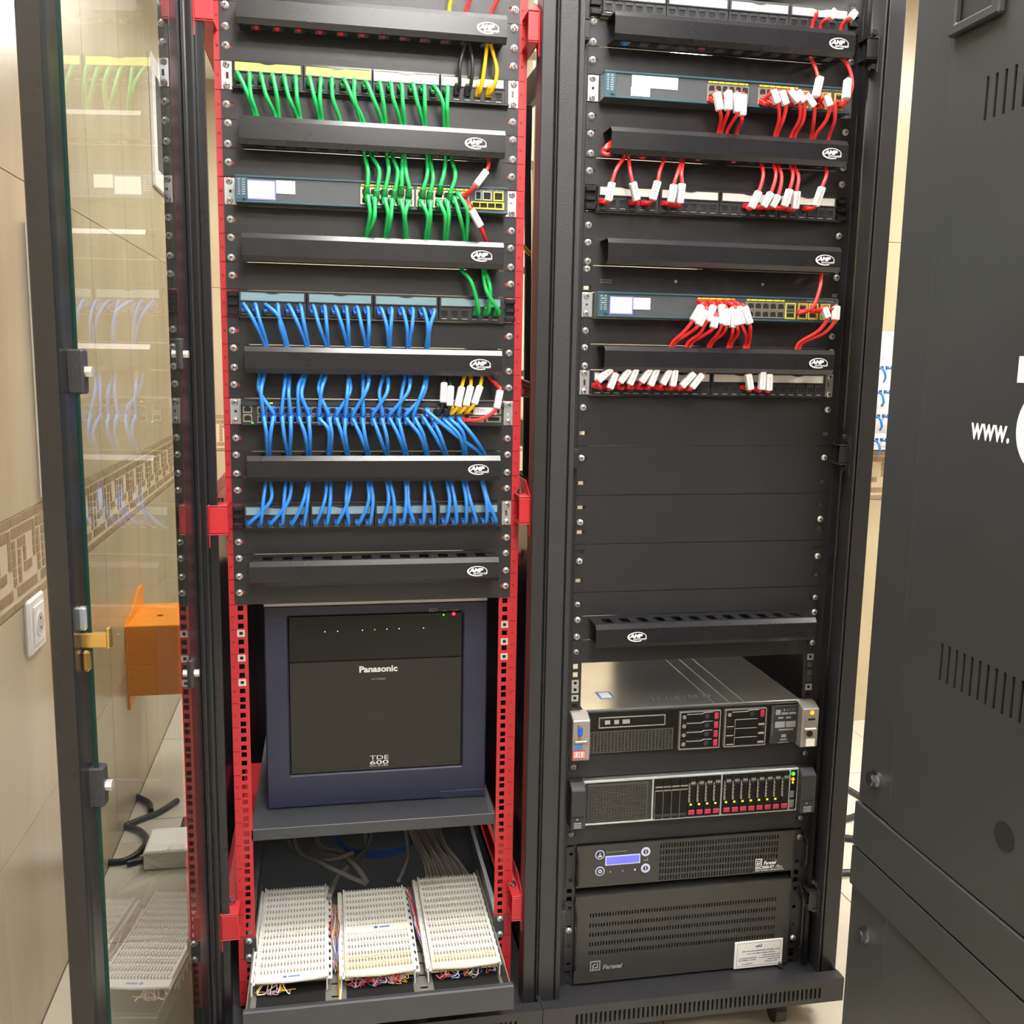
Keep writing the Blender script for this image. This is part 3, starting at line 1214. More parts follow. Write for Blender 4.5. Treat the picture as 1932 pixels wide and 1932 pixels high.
# ------------------------------------------------------------------ left rack: panels
L = LOFF
blank(L, 40, 'grey-lit blank panel at the very top of the red-railed rack')
blank(L, 38, 'blank panel above the yellow-labelled patch panel, red-railed rack', gap=-0.4)
blank(L, 36, 'blank panel behind the upper green cables, below the yellow-labelled patch panel')
blank(L, 34, 'blank panel directly above the switch with green cables')
blank(L, 32, 'blank panel directly below the switch with green cables')
blank(L, 30, 'blank panel directly above the pale-blue-labelled patch panel with three empty ports')
blank(L, 28, 'blank panel behind the upper row of hanging blue cables')
blank(L, 26, 'blank panel directly above the switch with blue cables')
blank(L, 24, 'blank panel directly below the switch with blue cables')
blank(L, 22, 'blank panel directly above the fully wired blue patch panel')
blank(L, 20, 'blank panel directly below the fully wired blue patch panel')
blank(L, 18, 'lowest blank panel of the red-railed rack, above the telephone exchange')
manager(L, 39, 'topmost cable manager of the red-railed rack, red tabs below it', 403)
manager(L, 35, 'cable manager between the upper green patch cables and the green-cabled switch', 385)
manager(L, 31, 'cable manager directly below the green-cabled switch', 397)
manager(L, 27, 'cable manager directly above the blue-cabled switch', 397)
manager(L, 23, 'cable manager directly below the blue-cabled switch', 396)
manager(L, 19, 'empty cable manager above the telephone exchange, light showing through its slots', 396)
patch_panel(L, 37, 'patch panel with yellow and cream label strips and green cables', ['lab_yellow', 'lab_yellow', 'lab_cream', 'lab_cream'])
patch_panel(L, 29, 'patch panel with pale blue strips, three empty ports and green cables at its right', ['lab_blue'] * 4, 'black')
patch_panel(L, 21, 'lowest patch panel of the red-railed rack, every port wired with blue cable', ['lab_blue'] * 4, ('black', 'steel'))


# ------------------------------------------------------------------ switches
def ears(t, off, z0, w=20.0):
    for k in range(2):
        xa, xb = (off.x + 0.5, off.x + w) if k == 0 else (off.x + 482.6 - w, off.x + 482.1)
        b = MB()
        b.plate(xa, xb, z0 + 1, z0 + U - 1.2, off.y - 3, off.y, [((xa + xb) / 2 - 1.6, (xa + xb) / 2 + 1.6, z0 + 20, z0 + 24)])
        part(b, 'ear', M['ear'], t, bevel=0.8)
        b2 = put_screws(t, off, z0, (7.0, 37.5), xs=((8.75, 473.85)[k],))


def teal_switch(off, u, label, conv, stickers, groups, uplinks, stripe_y, name):
    """switch with slate face and teal rims; groups: (x0, x1, cols) metal port blocks, uplinks: x ranges in rack mm"""
    z0 = rz(off, u)
    x, y = off.x, off.y
    yf = y - 34
    t = thing('network_switch', label, 'network switch', (x + 241.3, y, z0), 'rack network switches')
    b = MB()
    b.box(x + 21, x + 461, yf, y + 260, z0 + 1, z0 + U - 1.5)
    part(b, 'chassis', M['slate'], t)
    for za, zb in ((z0 + 0.8, z0 + 4.0), (z0 + U - 4.6, z0 + U - 1.2)):
        b = MB()
        b.box(x + 20.5, x + 461.5, yf - 2.5, yf + 4, za, zb)
        part(b, 'bezel_rim', M['teal'], t, bevel=0.6)
    b = MB()
    b.box(x + 20.5, x + 40, yf - 2.0, yf + 4, z0 + 4, z0 + U - 4.6)
    st = part(b, 'status_panel', M['teal'], t, bevel=0.6)
    b = MB()
    for i in range(6):
        b.box(x + 25, x + 28, yf - 2.3, yf - 1.9, z0 + 13 + i * 3.6, z0 + 14.6 + i * 3.6)
        b.box(x + 31, x + 36, yf - 2.3, yf - 1.9, z0 + 13 + i * 3.6, z0 + 14.6 + i * 3.6)
    for cx in (26.5, 33.5):
        b.add([(x + cx - 3, yf - 2.2, z0 + 35), (x + cx + 3, yf - 2.2, z0 + 35), (x + cx, yf - 2.2, z0 + 38)], [(0, 1, 2)])
    part(b, 'status_print', M['print_grey'], st)
    b = MB()
    b.cyl((x + 35, yf - 2, z0 + 8.5), 2.6, -2.5, 'y', 12)
    part(b, 'mode_button', M['teal'], st)
    if name == 'lit':
        b = MB()
        for i in (0, 2):
            b.box(x + 28.6, x + 30.2, yf - 2.6, yf - 2.0, z0 + 24 + i * 3.6, z0 + 25.6 + i * 3.6)
        part(b, 'status_led', M['led_yellow'], st)
    for (sx0, sx1, sz0, sz1, border) in stickers:
        b = MB()
        if border:
            b.box(x + sx0 - 2, x + sx1 + 2, yf - 0.5, yf, z0 + sz0 - 2, z0 + sz1 + 2, 1)
        b.box(x + sx0, x + sx1, yf - 0.8, yf, z0 + sz0, z0 + sz1, 0)
        part(b, 'sticker', [M['white'], M['lilac']], t)
    for (gx0, gx1, cols) in groups:
        b = MB()
        b.box(x + gx0, x + gx1, yf - 1.2, yf, z0 + U - 9.2, z0 + U - 6.6)
        for k in range(cols):
            cx = x + gx0 + (k + 0.5) * (gx1 - gx0) / cols
            b.box(cx - 0.6, cx + 0.6, yf - 1.3, yf, z0 + U - 9.2, z0 + U - 6.6, 1)
        part(b, 'port_stripe', [M['yel_stripe'], M['slate']], t)
        b = MB()
        b.box(x + gx0 - 2, x + gx1 + 2, yf - 2.0, yf, z0 + 5.5, z0 + 33.5)
        blk = part(b, 'port_block', M['port_metal'], t, bevel=0.5)
        for k in range(cols):
            cx = x + gx0 + (k + 0.5) * (gx1 - gx0) / cols
            for zz in (12.4, 26.4):
                inst(PORT_M, 'port', blk, (cx, yf - 2.1, z0 + zz))
    for (ux0, ux1, half) in uplinks:
        b = MB()
        za, zb = (z0 + 5.5, z0 + 33) if half is None else half
        b.plate(x + ux0, x + ux1, za, zb, yf - 2, yf, [(x + ux0 + 1.6, x + ux1 - 1.6, za + 1.6, zb - 1.6)])
        fr_ = part(b, 'uplink_frame', M['yel_frame'], t)
        hh = (zb - za) / 2
        for zz in (za + hh * 0.5, za + hh * 1.5):
            b = MB()
            b.box(x + ux0 + 2.2, x + ux1 - 2.2, yf - 1.2, yf, zz - hh * 0.38, zz + hh * 0.38, 0)
            b.box(x + ux0 + 3.6, x + ux1 - 3.6, yf - 1.4, yf, zz - hh * 0.22, zz + hh * 0.2, 1)
            part(b, 'uplink_port', [M['port_metal'], M['dark']], fr_)
    b = MB()
    add_text(b, 'Catalyst 2960 Series', x + 404, z0 + U - 8.0, 50, 3.0, yf - 0.4)
    part(b, 'printed_name', M['print_white'], t)
    ears(t, off, z0)
    return t


def lx(px, py, y, off):
    return aty(px, py, y).x - off.x


# switch with green cables: two port blocks, then small uplink ports
g0 = lx(*C1((892, 1150)), -34, L)
g1 = lx(*C1((1200, 1170)), -34, L)
g2 = lx(*C1((1225, 1170)), -34, L)
g3 = lx(*C1((1530, 1190)), -34, L)
sw33 = teal_switch(L, 33, 'switch with green cables and two white stickers on a grey face', C1,
                   [(lx(463, 370, -34, L), lx(518, 370, -34, L), 8, 34.5, True), (lx(521, 352, -34, L), lx(557, 352, -34, L), 17, 37, False)],
                   [(g0, g1, 6), (g2, g3, 6)], [], 0, 'off')
z33 = rz(L, 33)
for i, (pa, pb, m) in enumerate(((1572, 1612, 'lab_blue'), (1616, 1672, 'port_metal'), (1682, 1742, 'yel_frame'))):
    xa, xb = aty(*C1((pa, 1175)), -36).x, aty(*C1((pb, 1175)), -36).x
    b = MB()
    b.plate(xa, xb, z33 + 21, z33 + 36, -36.5, -34, [(xa + 2, xb - 2, z33 + 23, z33 + 34)])
    b.box(xa + 2, xb - 2, -35, -34, z33 + 23, z33 + 34, 1)
    part(b, 'management_port', [M[m], M['dark']], sw33)
xa, xb = aty(*C1((1548, 1240)), -36).x, aty(*C1((1745, 1250)), -36).x
b = MB()
hol = []
for k in range(4):
    w = (xb - xa - 4) / 4
    hol.append((xa + 2.5 + k * w, xa + 1.0 + (k + 1) * w, z33 + 9.5, z33 + 17.0))
b.plate(xa, xb, z33 + 7, z33 + 19, -36.5, -34, hol)
b.box(xa + 2, xb - 2, -35, -34, z33 + 8, z33 + 18, 1)
part(b, 'uplink_cage', [M['yel_frame'], M['dark']], sw33)

# dark switch with blue cables
z25 = rz(L, 25)
sw25 = thing('network_switch', 'dark grey switch packed with blue cables, green lights at its left', 'network switch', (241.3, 0, z25), 'rack network switches')
b = MB()
b.box(21, 461, -30, 300, z25 + 1, z25 + U - 1.5)
part(b, 'chassis', M['charcoal'], sw25, bevel=1)
b = MB()
b.prism([(-30, z25 + U - 1.5), (-34, z25 + U - 4), (-34, z25 + 34), (-30, z25 + 32)], 21, 461, 'x')
part(b, 'bezel', M['charcoal'], sw25)
for k, zz in enumerate((28, 13)):
    b = MB()
    inst(PORT_M, 'console_port', sw25, (31, -30.5, z25 + zz))
b = MB()
for i in range(3):
    b.box(51 + i * 8, 56 + i * 8, -34.4, -33.8, z25 + 37, z25 + 39)
part(b, 'status_led', M['led_yellow'], sw25)
b = MB()
b.box(37, 40, -30.6, -30, z25 + 4, z25 + 6)
part(b, 'link_led', M['led_green'], sw25)
for g in range(4):
    xa = 47 + g * 87.0
    b = MB()
    b.box(xa, xa + 84, -31.5, -30, z25 + 4.5, z25 + 33)
    blk = part(b, 'port_block', M['black'], sw25, bevel=0.5)
    for k in range(6):
        for zz in (11.5, 26):
            inst(PORT_M, 'port', blk, (xa + 7 + k * 14.0, -31.6, z25 + zz))
b = MB()
for k in range(2):
    for zz in (8, 22):
        b.box(400 + k * 30, 426 + k * 30, -31.4, -30, z25 + zz, z25 + zz + 11, 0)
        b.box(403 + k * 30, 423 + k * 30, -31.8, -30, z25 + zz + 2.5, z25 + zz + 9, 1)
part(b, 'fibre_cages', [M['port_metal'], M['dark']], sw25)
b = MB()
b.box(407, 448, -33.6, -32.8, z25 + 21, z25 + 37)
st = part(b, 'sticker', M['white'], sw25)
b = MB()
add_text(b, 'SW', 413, z25 + 25, 15, 7, -33.7, bold=0.02)
part(b, 'sticker_text', M['print_grey'], st)
ears(sw25, L, z25, 19)

# ------------------------------------------------------------------ left rack: cables
UP = Vector((0, -0.55, 0.8))
DN = Vector((0, -0.6, -0.8))
z37, z29, z21 = rz(L, 37), rz(L, 29), rz(L, 21)
tops = [(150, 440), (222, 450), (293, 455), (362, 455), (432, 465), (502, 470), (585, 470), (650, 485), (715, 470), (795, 475), (852, 480), (930, 500),
        (1008, 500), (1075, 500), (1142, 520), (1210, 505), (1278, 520), (1340, 525), (1415, 530)]
mids = [(205, 545), (232, 575), (325, 575), (385, 560), (458, 580), (508, 590), (610, 580), (645, 600), (722, 590), (840, 590), (852, 590), (968, 600),
        (1022, 600), (1085, 600), (1140, 620), (1226, 610), (1272, 630), (1378, 610), (1405, 640)]
bots = [(255, 685), (267, 685), (378, 690), (400, 692), (512, 700), (525, 700), (643, 710), (657, 712), (765, 720), (905, 728), (888, 728), (1018, 735),
        (1037, 738), (1130, 738), (1152, 745), (1264, 750), (1274, 752), (1389, 755), (1407, 760)]
for i in range(19):
    px = port_x(i)
    st = Vector((px, -30, z37 + 19))
    m = aty(*C1(mids[i]), -42)
    e = aty(*C1(bots[i]), -30)
    top = aty(*C1(tops[i]), -36)
    cable('%s green cable from the left hanging below the yellow-labelled patch panel' % nth(i, 19), 'green',
          [(px, -18, z37 + 17), Vector((px, -30, z37 + 20)).lerp(top, 0.5), m, e, e + Vector((0, 2, -26))],
          'green cables hanging from the top patch panel', plug=((px, -20, z37 + 16), DN * 0.6 + Vector((0, -0.5, 0))))
for i, (a, m_, e_, col, k) in enumerate((((1520, 235), (1482, 380), (1488, 505), 'blackc', 19), ((1540, 250), (1557, 380), (1557, 505), 'blackc', 20),
                                         ((1645, 235), (1630, 390), (1615, 540), 'yellow', 21), ((1660, 240), (1703, 420), (1690, 540), 'yellow', 22))):
    px = port_x(k)
    p = path(C1, (a, m_, e_), (-26, -38, -34))
    cable('%s %s cable rising from the top patch panel into the topmost manager' % (('left', 'right')[i % 2], CAB_N[col]), col,
          [p[0] + Vector((0, 4, 24)), p[0], p[1], Vector((px, -30, z37 + 22)).lerp(p[2], 0.6), (px, -18, z37 + 14)],
          'black and yellow cables at the top patch panel', plug=((px, -20, z37 + 14), UP))
# green-cabled switch, upper row
gx = lambda c, k: (c, k)
U33 = [((910, 925), (932, 1020), (928, 1120), 0, 0), ((950, 922), (1000, 1020), (985, 1145), 0, 1), ((1045, 930), (1056, 1020), (1035, 1135), 0, 2),
       ((1080, 940), (1110, 1030), (1093, 1145), 0, 3), ((1138, 945), (1135, 1040), (1133, 1115), 0, 4), ((1150, 930), (1162, 1040), (1180, 1130), 0, 5),
       ((1285, 945), (1287, 1040), (1262, 1135), 1, 0), ((1305, 960), (1322, 1060), (1305, 1150), 1, 1), ((1395, 955), (1385, 1040), (1366, 1110), 1, 2),
       ((1435, 962), (1455, 1050), (1425, 1155), 1, 3)]
zr = z33
for i, (a, m_, e_, g, k) in enumerate(U33):
    p = path(C1, (a, m_, e_), (-24, -44, -48))
    plug = aty(*C1((e_[0] - 4, e_[1] + 40)), -40)
    cable('%s green cable from the left entering the green-cabled switch from above' % nth(i, 10), 'green',
          [p[0] + Vector((0, 2, 24)), p[0], p[1], p[2], plug + Vector((0, 3, 0))], 'green cables above the green-cabled switch', plug=(plug, UP))
LOW33 = [((694, 372), (698, 405), (690, 449)), ((707, 376), (706, 413), (692, 449)), ((726, 377), (732, 405), (726, 450)), ((740, 379), (737, 413), (730, 450)),
         ((756, 380), (762, 405), (765, 452)), ((771, 382), (764, 408), (769, 452)), ((795, 382), (807, 410), (802, 453)), ((812, 382), (812, 410), (808, 453)),
         ((829, 382), (840, 410), (838, 455)), ((844, 382), (847, 410), (843, 455)), ((858, 376), (868, 410), (876, 448)), ((866, 368), (882, 400), (880, 455))]
for i, (a, m_, e_) in enumerate(LOW33):
    p = path(CP, (a, m_, e_), (-48, -56, -32))
    cable('%s green cable from the left hanging below the green-cabled switch' % nth(i, 12), 'green',
          [p[0] + Vector((0, 10, 2)), p[0], p[1], p[2], p[2] + Vector((0, 2, -26))], 'green cables below the green-cabled switch',
          plug=(p[0] + Vector((0, 8, 3)), DN))
p = path(C1, ((1655, 955), (1645, 1010), (1575, 1110), (1510, 1165)), (-26, -46, -56, -44))
cable('red cable with white sleeve above the right end of the green-cabled switch', 'redc', [p[0] + Vector((0, 2, 20)), p[0], p[1], p[2], p[3]],
      'red cables at the green-cabled switch', plug=(p[3] + Vector((-3, 4, -2)), Vector((0.8, -0.4, 0.5))), sleeve=(p[1] + Vector((-2, 0, -4)), p[2]))
p = path(CP, ((880, 382), (889, 396), (907, 428), (918, 460)), (-44, -56, -52, -30))
cable('red cable with white sleeve below the right end of the green-cabled switch', 'redc', [p[0], p[1], p[2], p[3], p[3] + Vector((2, 2, -24))],
      'red cables at the green-cabled switch', plug=(p[0] + Vector((-2, 4, 2)), Vector((0.6, -0.5, -0.6))), sleeve=(p[1], p[2]))
# pale blue patch panel
T29 = [(195, 555), (265, 555), (325, 555), (400, 560), (470, 565), (540, 565), (615, 570), (682, 575), (748, 575), (812, 580), (880, 580), (942, 585),
       (1025, 590), (1085, 590), (1150, 590), (1212, 590), (1278, 590), (1343, 600)]
M29 = [(250, 650), (285, 650), (400, 630), (408, 680), (512, 665), (550, 670), (640, 680), (686, 690), (775, 675), (815, 690), (895, 690), (938, 700),
       (1045, 690), (1068, 690), (1165, 690), (1195, 690), (1290, 690), (1303, 690)]
B29 = [(312, 785), (325, 785), (450, 790), (437, 790), (562, 795), (573, 795), (681, 797), (693, 797), (807, 800), (818, 800), (918, 800), (932, 802),
       (1054, 805), (1062, 805), (1167, 805), (1179, 805), (1280, 808), (1293, 808)]
for i in range(18):
    px = port_x(i)
    m, e, top = aty(*C2(M29[i]), -44), aty(*C2(B29[i]), -30), aty(*C2(T29[i]), -36)
    cable('%s blue cable from the left hanging below the patch panel with three empty ports' % nth(i, 18), 'blue',
          [(px, -18, z29 + 17), Vector((px, -32, z29 + 19)).lerp(top, 0.5), m, e, e + Vector((0, 2, -26))],
          'blue cables hanging from the half-green patch panel', plug=((px, -20, z29 + 16), DN * 0.6 + Vector((0, -0.5, 0))))
for i, (a, m_, e_, k) in enumerate((((1490, 340), (1550, 420), (1603, 590), 21), ((1632, 345), (1662, 450), (1666, 590), 22), ((1620, 350), (1642, 475), (1724, 600), 23))):
    px = port_x(k)
    p = path(C2, (a, m_, e_), (-26, -42, -34))
    cable('%s green cable from the left rising from the pale-blue-labelled patch panel' % nth(i, 3), 'green',
          [p[0] + Vector((0, 4, 22)), p[0], p[1], Vector((px, -32, z29 + 20)).lerp(p[2], 0.6), (px, -18, z29 + 13)],
          'green cables at the pale blue patch panel', plug=((px, -20, z29 + 14), UP))
# blue-cabled switch, upper
U25 = [((285, 970), (282, 1070), (362, 1195)), ((320, 950), (293, 1070), (305, 1205)), ((445, 955), (430, 1070), (415, 1200)), ((465, 985), (458, 1090), (468, 1200)),
       ((553, 955), (515, 1050), (520, 1205)), ((563, 960), (535, 1090), (575, 1200)), ((655, 970), (638, 1070), (692, 1200)), ((690, 955), (655, 1060), (640, 1200)),
       ((810, 955), (826, 1070), (750, 1200)), ((817, 960), (808, 1080), (798, 1205)), ((905, 975), (902, 1080), (903, 1200)), ((940, 955), (925, 1060), (845, 1205)),
       ((1025, 975), (1000, 1080), (1017, 1200)), ((1052, 955), (1045, 1080), (965, 1205)), ((1155, 975), (1135, 1080), (1117, 1200)),
       ((1183, 955), (1172, 1075), (1068, 1205)), ((1288, 955), (1265, 1090), (1163, 1205)), ((1278, 980), (1258, 1070), (1207, 1205))]
for i, (a, m_, e_) in enumerate(U25):
    p = path(C2, (a, m_, e_), (-26, -46 - (i % 2) * 7, -50))
    plug = aty(*C2((e_[0], e_[1] + 12)), -42)
    cable('%s blue cable from the left coming down into the blue-cabled switch' % nth(i, 18), 'blue',
          [p[0] + Vector((0, 2, 24)), p[0], p[1], p[2], plug + Vector((0, 4, -4))], 'blue cables above the blue-cabled switch', plug=(plug + Vector((0, 4, 0)), UP))
SL = [((1388, 965), (1386, 1020), (1380, 1140), (1352, 1210), 'blackc', 'left black'), ((1412, 975), (1426, 1040), (1420, 1160), (1402, 1215), 'blackc', 'right black'),
      ((1512, 965), (1492, 1045), (1466, 1165), (1432, 1205), 'yellow', 'left yellow'), ((1545, 975), (1546, 1040), (1515, 1160), (1482, 1200), 'yellow', 'middle yellow'),
      ((1615, 965), (1602, 1040), (1565, 1150), (1528, 1195), 'yellow', 'right yellow')]
for (a, s0_, s1_, e_, col, nm) in SL:
    p = path(C2, (a, s0_, s1_, e_), (-26, -46, -52, -44))
    cable('%s white-sleeved cable above the blue-cabled switch' % nm, col, [p[0] + Vector((0, 2, 22)), p[0], p[1], p[2], p[3]],
          'white-sleeved cables above the blue-cabled switch', plug=(p[3] + Vector((0, 5, 0)), UP), sleeve=(p[1], p[2]))
p = path(C2, ((1650, 975), (1708, 1040), (1722, 1065), (1700, 1175), (1610, 1238), (1525, 1245)), (-26, -44, -52, -56, -54, -46))
cable('red white-sleeved cable curling at the right end of the blue-cabled switch', 'redc', [p[0] + Vector((0, 2, 20))] + p,
      'white-sleeved cables above the blue-cabled switch', plug=(p[5] + Vector((-5, 5, 0)), Vector((1, -0.4, 0))), sleeve=(p[2], p[3]))
LOW25 = [((310, 1230), (325, 1330), (330, 1455)), ((365, 1230), (350, 1330), (343, 1455)), ((420, 1230), (430, 1330), (452, 1455)), ((470, 1230), (471, 1330), (464, 1455)),
         ((520, 1230), (558, 1340), (569, 1455)), ((578, 1230), (586, 1340), (584, 1455)), ((645, 1240), (698, 1310), (694, 1455)), ((700, 1240), (716, 1330), (706, 1455)),
         ((745, 1240), (775, 1330), (804, 1455)), ((795, 1245), (796, 1340), (816, 1455)), ((845, 1245), (893, 1350), (924, 1455)), ((900, 1245), (916, 1350), (938, 1455)),
         ((965, 1245), (1005, 1350), (1038, 1455)), ((1018, 1245), (1045, 1350), (1052, 1455)), ((1065, 1240), (1120, 1350), (1150, 1455)), ((1115, 1245), (1140, 1340), (1166, 1455)),
         ((1165, 1240), (1245, 1340), (1277, 1455)), ((1215, 1240), (1262, 1330), (1290, 1455)), ((1270, 1240), (1340, 1350), (1388, 1455)), ((1330, 1260), (1370, 1350), (1402, 1455)),
         ((1290, 1195), (1440, 1320), (1612, 1455)), ((1395, 1250), (1480, 1340), (1503, 1455)), ((1430, 1245), (1500, 1320), (1518, 1455)), ((1480, 1245), (1560, 1340), (1628, 1450))]
for i, (a, m_, e_) in enumerate(LOW25):
    p = path(C2, (a, m_, e_), (-50, -56, -28))
    cable('%s blue cable from the left hanging below the blue-cabled switch' % nth(i, 24), 'blue',
          [p[0] + Vector((0, 12, 2)), p[0], p[1], p[2], p[2] + Vector((0, 2, -24))], 'blue cables below the blue-cabled switch',
          plug=(p[0] + Vector((0, 10, 3)), DN))
S21 = [(350, 280), (322, 275), (475, 280), (440, 280), (568, 280), (582, 280), (685, 285), (710, 290), (832, 280), (810, 290), (930, 275), (950, 285), (1043, 275), (1066, 280),
       (1156, 270), (1172, 280), (1270, 285), (1300, 285), (1403, 275), (1430, 280), (1500, 280), (1521, 285), (1612, 280), (1622, 285)]
M21 = [(348, 400), (306, 400), (455, 400), (430, 400), (545, 400), (571, 400), (672, 400), (706, 400), (812, 400), (802, 400), (935, 400), (962, 400), (1055, 400), (1088, 400),
       (1160, 400), (1176, 420), (1271, 400), (1322, 400), (1420, 400), (1452, 400), (1520, 400), (1545, 400), (1640, 400), (1652, 400)]
E21 = [(225, 525), (300, 520), (360, 525), (430, 520), (490, 525), (560, 530), (630, 520), (695, 525), (755, 525), (825, 525), (890, 525), (955, 525), (1025, 520), (1100, 535),
       (1155, 520), (1215, 520), (1270, 520), (1335, 525), (1410, 520), (1470, 520), (1525, 515), (1590, 515), (1650, 515), (1705, 510)]
for i in range(24):
    p = path(C3, (S21[i], M21[i], E21[i]), (-28, -44, -38))
    px = port_x(i)
    c = Vector((px, -30, z21 + 9)).lerp(p[2], 0.55)
    cable('%s blue cable from the left going down into the lowest patch panel' % nth(i, 24), 'blue',
          [p[0] + Vector((0, 2, 24)), p[0], p[1], c + Vector((0, -4, 2)), (px, -19, z21 + 12)], 'blue cables entering the lowest patch panel',
          plug=((px, -19, z21 + 14), Vector((0, -1, -0.15))))
# cables crossing above the topmost manager
for i, (a, b2, col) in enumerate((((855, -18), (848, 14), 'yellow'), ((893, -18), (880, 16), 'redc'), ((945, -18), (928, 22), 'redc'))):
    p = path(CP, (a, b2), (-40, -34))
    cable('%s cable dropping into the topmost manager of the red-railed rack' % ('yellow', 'left red', 'right red')[i], col,
          [p[0] + Vector((0, 0, 40)), p[0], p[1], p[1] + Vector((0, 2, -22))], 'cables above the topmost manager')
# loose cable ends and bundles lying inside the managers
for i in range(10):
    cx, cy = C1((265 + i * 126.5, 150 + i * 8))
    p = aty(cx, cy, -30)
    b = MB()
    b.tube(catmull([p + Vector((0, 6, 16)), p + Vector((0, -4, 4)), p + Vector((0, -2, -4)), p + Vector((0, 8, 4))], 4), 4.6, 8)
    solo(b, 'cable_loop', M['redc'], '%s red cable loop from the left peeking below the topmost manager' % nth(i, 10), 'cable', p, 'red loops below the topmost manager')
for u_, col, x0, x1, nm in ((39, 'green', 34, 380, 'topmost cable manager'), (31, 'green', 90, 430, 'manager below the green-cabled switch')):
    for k in range(2):
        b = MB()
        zc = rz(L, u_) + 8 + k * 9
        b.tube(catmull([(x0, -24, zc), ((x0 * 2 + x1) / 3, -28 - k * 5, zc - 1), ((x0 + 2 * x1) / 3, -22, zc + 1), (x1, -26, zc)], 8), 4.0, 8)
        solo(b, 'cable_run', M[col], '%s green cable lying inside the %s' % (('lower', 'upper')[k], nm), 'cable', (x0, -24, zc), 'cables lying in the managers')

# ------------------------------------------------------------------ left rack: telephone exchange on a shelf
sh = thing('rack_shelf', 'dark grey shelf carrying the telephone exchange', 'shelf', (241, 200, 318))
b = MB()
b.box(17, 462, 0, 2, 318, 340)
part(b, 'front_lip', M['shelf_grey'], sh, bevel=1)
b = MB()
b.box(17, 462, 2, 470, 338, 340)
part(b, 'deck', M['shelf_grey'], sh)
for xx in (17, 460):
    b = MB()
    b.box(xx, xx + 2, 2, 470, 300, 338)
    part(b, 'side_flange', M['shelf_grey'], sh)
pbx = thing('telephone_exchange', 'navy telephone exchange box with black front panel and silver top edge', 'telephone exchange', (248, 220, 340))
YF = 75.0
X0, X1, Z0, Z1 = 42.0, 455.0, 340.2, 732.0
b = MB()
b.box(X0 + 4, X1 - 4, YF + 20, YF + 330, Z0, Z1 + 6)
part(b, 'housing', M['navy'], pbx, bevel=3)
b = MB()
wx0, wx1, wz0, wz1 = 85.0, 408.0, 405.0, 712.0
b.plate(X0, X1, Z0 + 1, Z1, YF, YF + 20, [(wx0, wx1, wz0, wz1)])
part(b, 'front_frame', M['navy'], pbx, bevel=2.5)
b = MB()
b.prism([(YF - 1, Z1), (YF + 1, Z1 + 13), (YF + 26, Z1 + 14), (YF + 26, Z1)], X0 + 1, X1 - 1, 'x')
part(b, 'top_trim', M['silver'], pbx, bevel=0.8)
b = MB()
wm = aty(700, 1246, YF).z
b.box(wx0 + 1, wx1 - 1, YF + 4, YF + 14, wz0 + 1, wm - 0.5)
fp = part(b, 'front_panel', M['pbx_black'], pbx, bevel=1)
b = MB()
b.box(wx0 + 1, wx1 - 1, YF + 2.5, YF + 14, wm + 0.5, wz1 - 1)
win = part(b, 'dark_window', M['pbx_window'], pbx, bevel=1)
b = MB()
a, c = aty(678, 1268, YF + 3), aty(750, 1256, YF + 3)
add_text(b, 'Panasonic', a.x, aty(714, 1268, YF + 3).z, c.x - a.x, 12.5, YF + 3.6, bold=0.035)
part(b, 'maker_name', M['print_white'], fp)
b = MB()
a, c = aty(701, 1282, YF + 3), aty(727, 1278, YF + 3)
add_text(b, 'KX-TDE600', a.x, a.z - 1.5, c.x - a.x, 4.0, YF + 3.6)
part(b, 'model_print', M['print_grey'], fp)
b = MB()
a, c = aty(698, 1443, YF + 3), aty(733, 1425, YF + 3)
zb = aty(715, 1446, YF + 3).z
add_text(b, 'TDE', a.x, zb + 14, c.x - a.x, 8, YF + 3.6, bold=0.0)
add_text(b, '600', a.x, zb + 4, c.x - a.x, 8.5, YF + 3.6, bold=0.01)
add_text(b, 'Pure IP-PBX', a.x, zb + 0.2, c.x - a.x, 2.6, YF + 3.6)
part(b, 'series_print', M['print_white'], fp)
b = MB()
a = aty(808, 1155, YF)
add_text(b, 'SD', a.x, aty(815, 1154, YF).z, 17, 6.5, YF - 0.3, bold=0.0, shear=0.3)
add_text(b, 'RUN', aty(836, 1152, YF).x, aty(836, 1153, YF).z, 8, 2.6, YF - 0.3)
add_text(b, 'ALARM', aty(853, 1152, YF).x, aty(853, 1152, YF).z, 12, 2.6, YF - 0.3)
part(b, 'indicator_print', M['print_grey'], pbx)
for (px, py, m, r, nm) in ((837, 1160, 'led_green', 1.6, 'run_led'), (856, 1158, 'led_red', 3.0, 'alarm_led')):
    p = aty(px, py, YF)
    b = MB()
    b.cyl((p.x, YF, p.z), r, -0.8, 'y', 10)
    part(b, nm, M[m], pbx)
for i, (px, py) in enumerate(((613, 1192), (637, 1191), (684, 1189), (707, 1188), (730, 1187), (753, 1186), (799, 1185))):
    p = aty(px, py, YF + 2.5)
    b = MB()
    b.cyl((p.x, YF + 2.5, p.z), 1.0, -0.4, 'y', 8)
    part(b, 'status_led', M['led_green' if i == 3 else 'led_white'], win)
b = MB()
p0, p1 = aty(831, 1493, YF), aty(912, 1487, YF)
b.box(p0.x, X1 - 0.5, YF - 0.8, YF + 1, p0.z - 14, p0.z)
part(b, 'corner_flap', M['navy'], pbx, bevel=0.4)

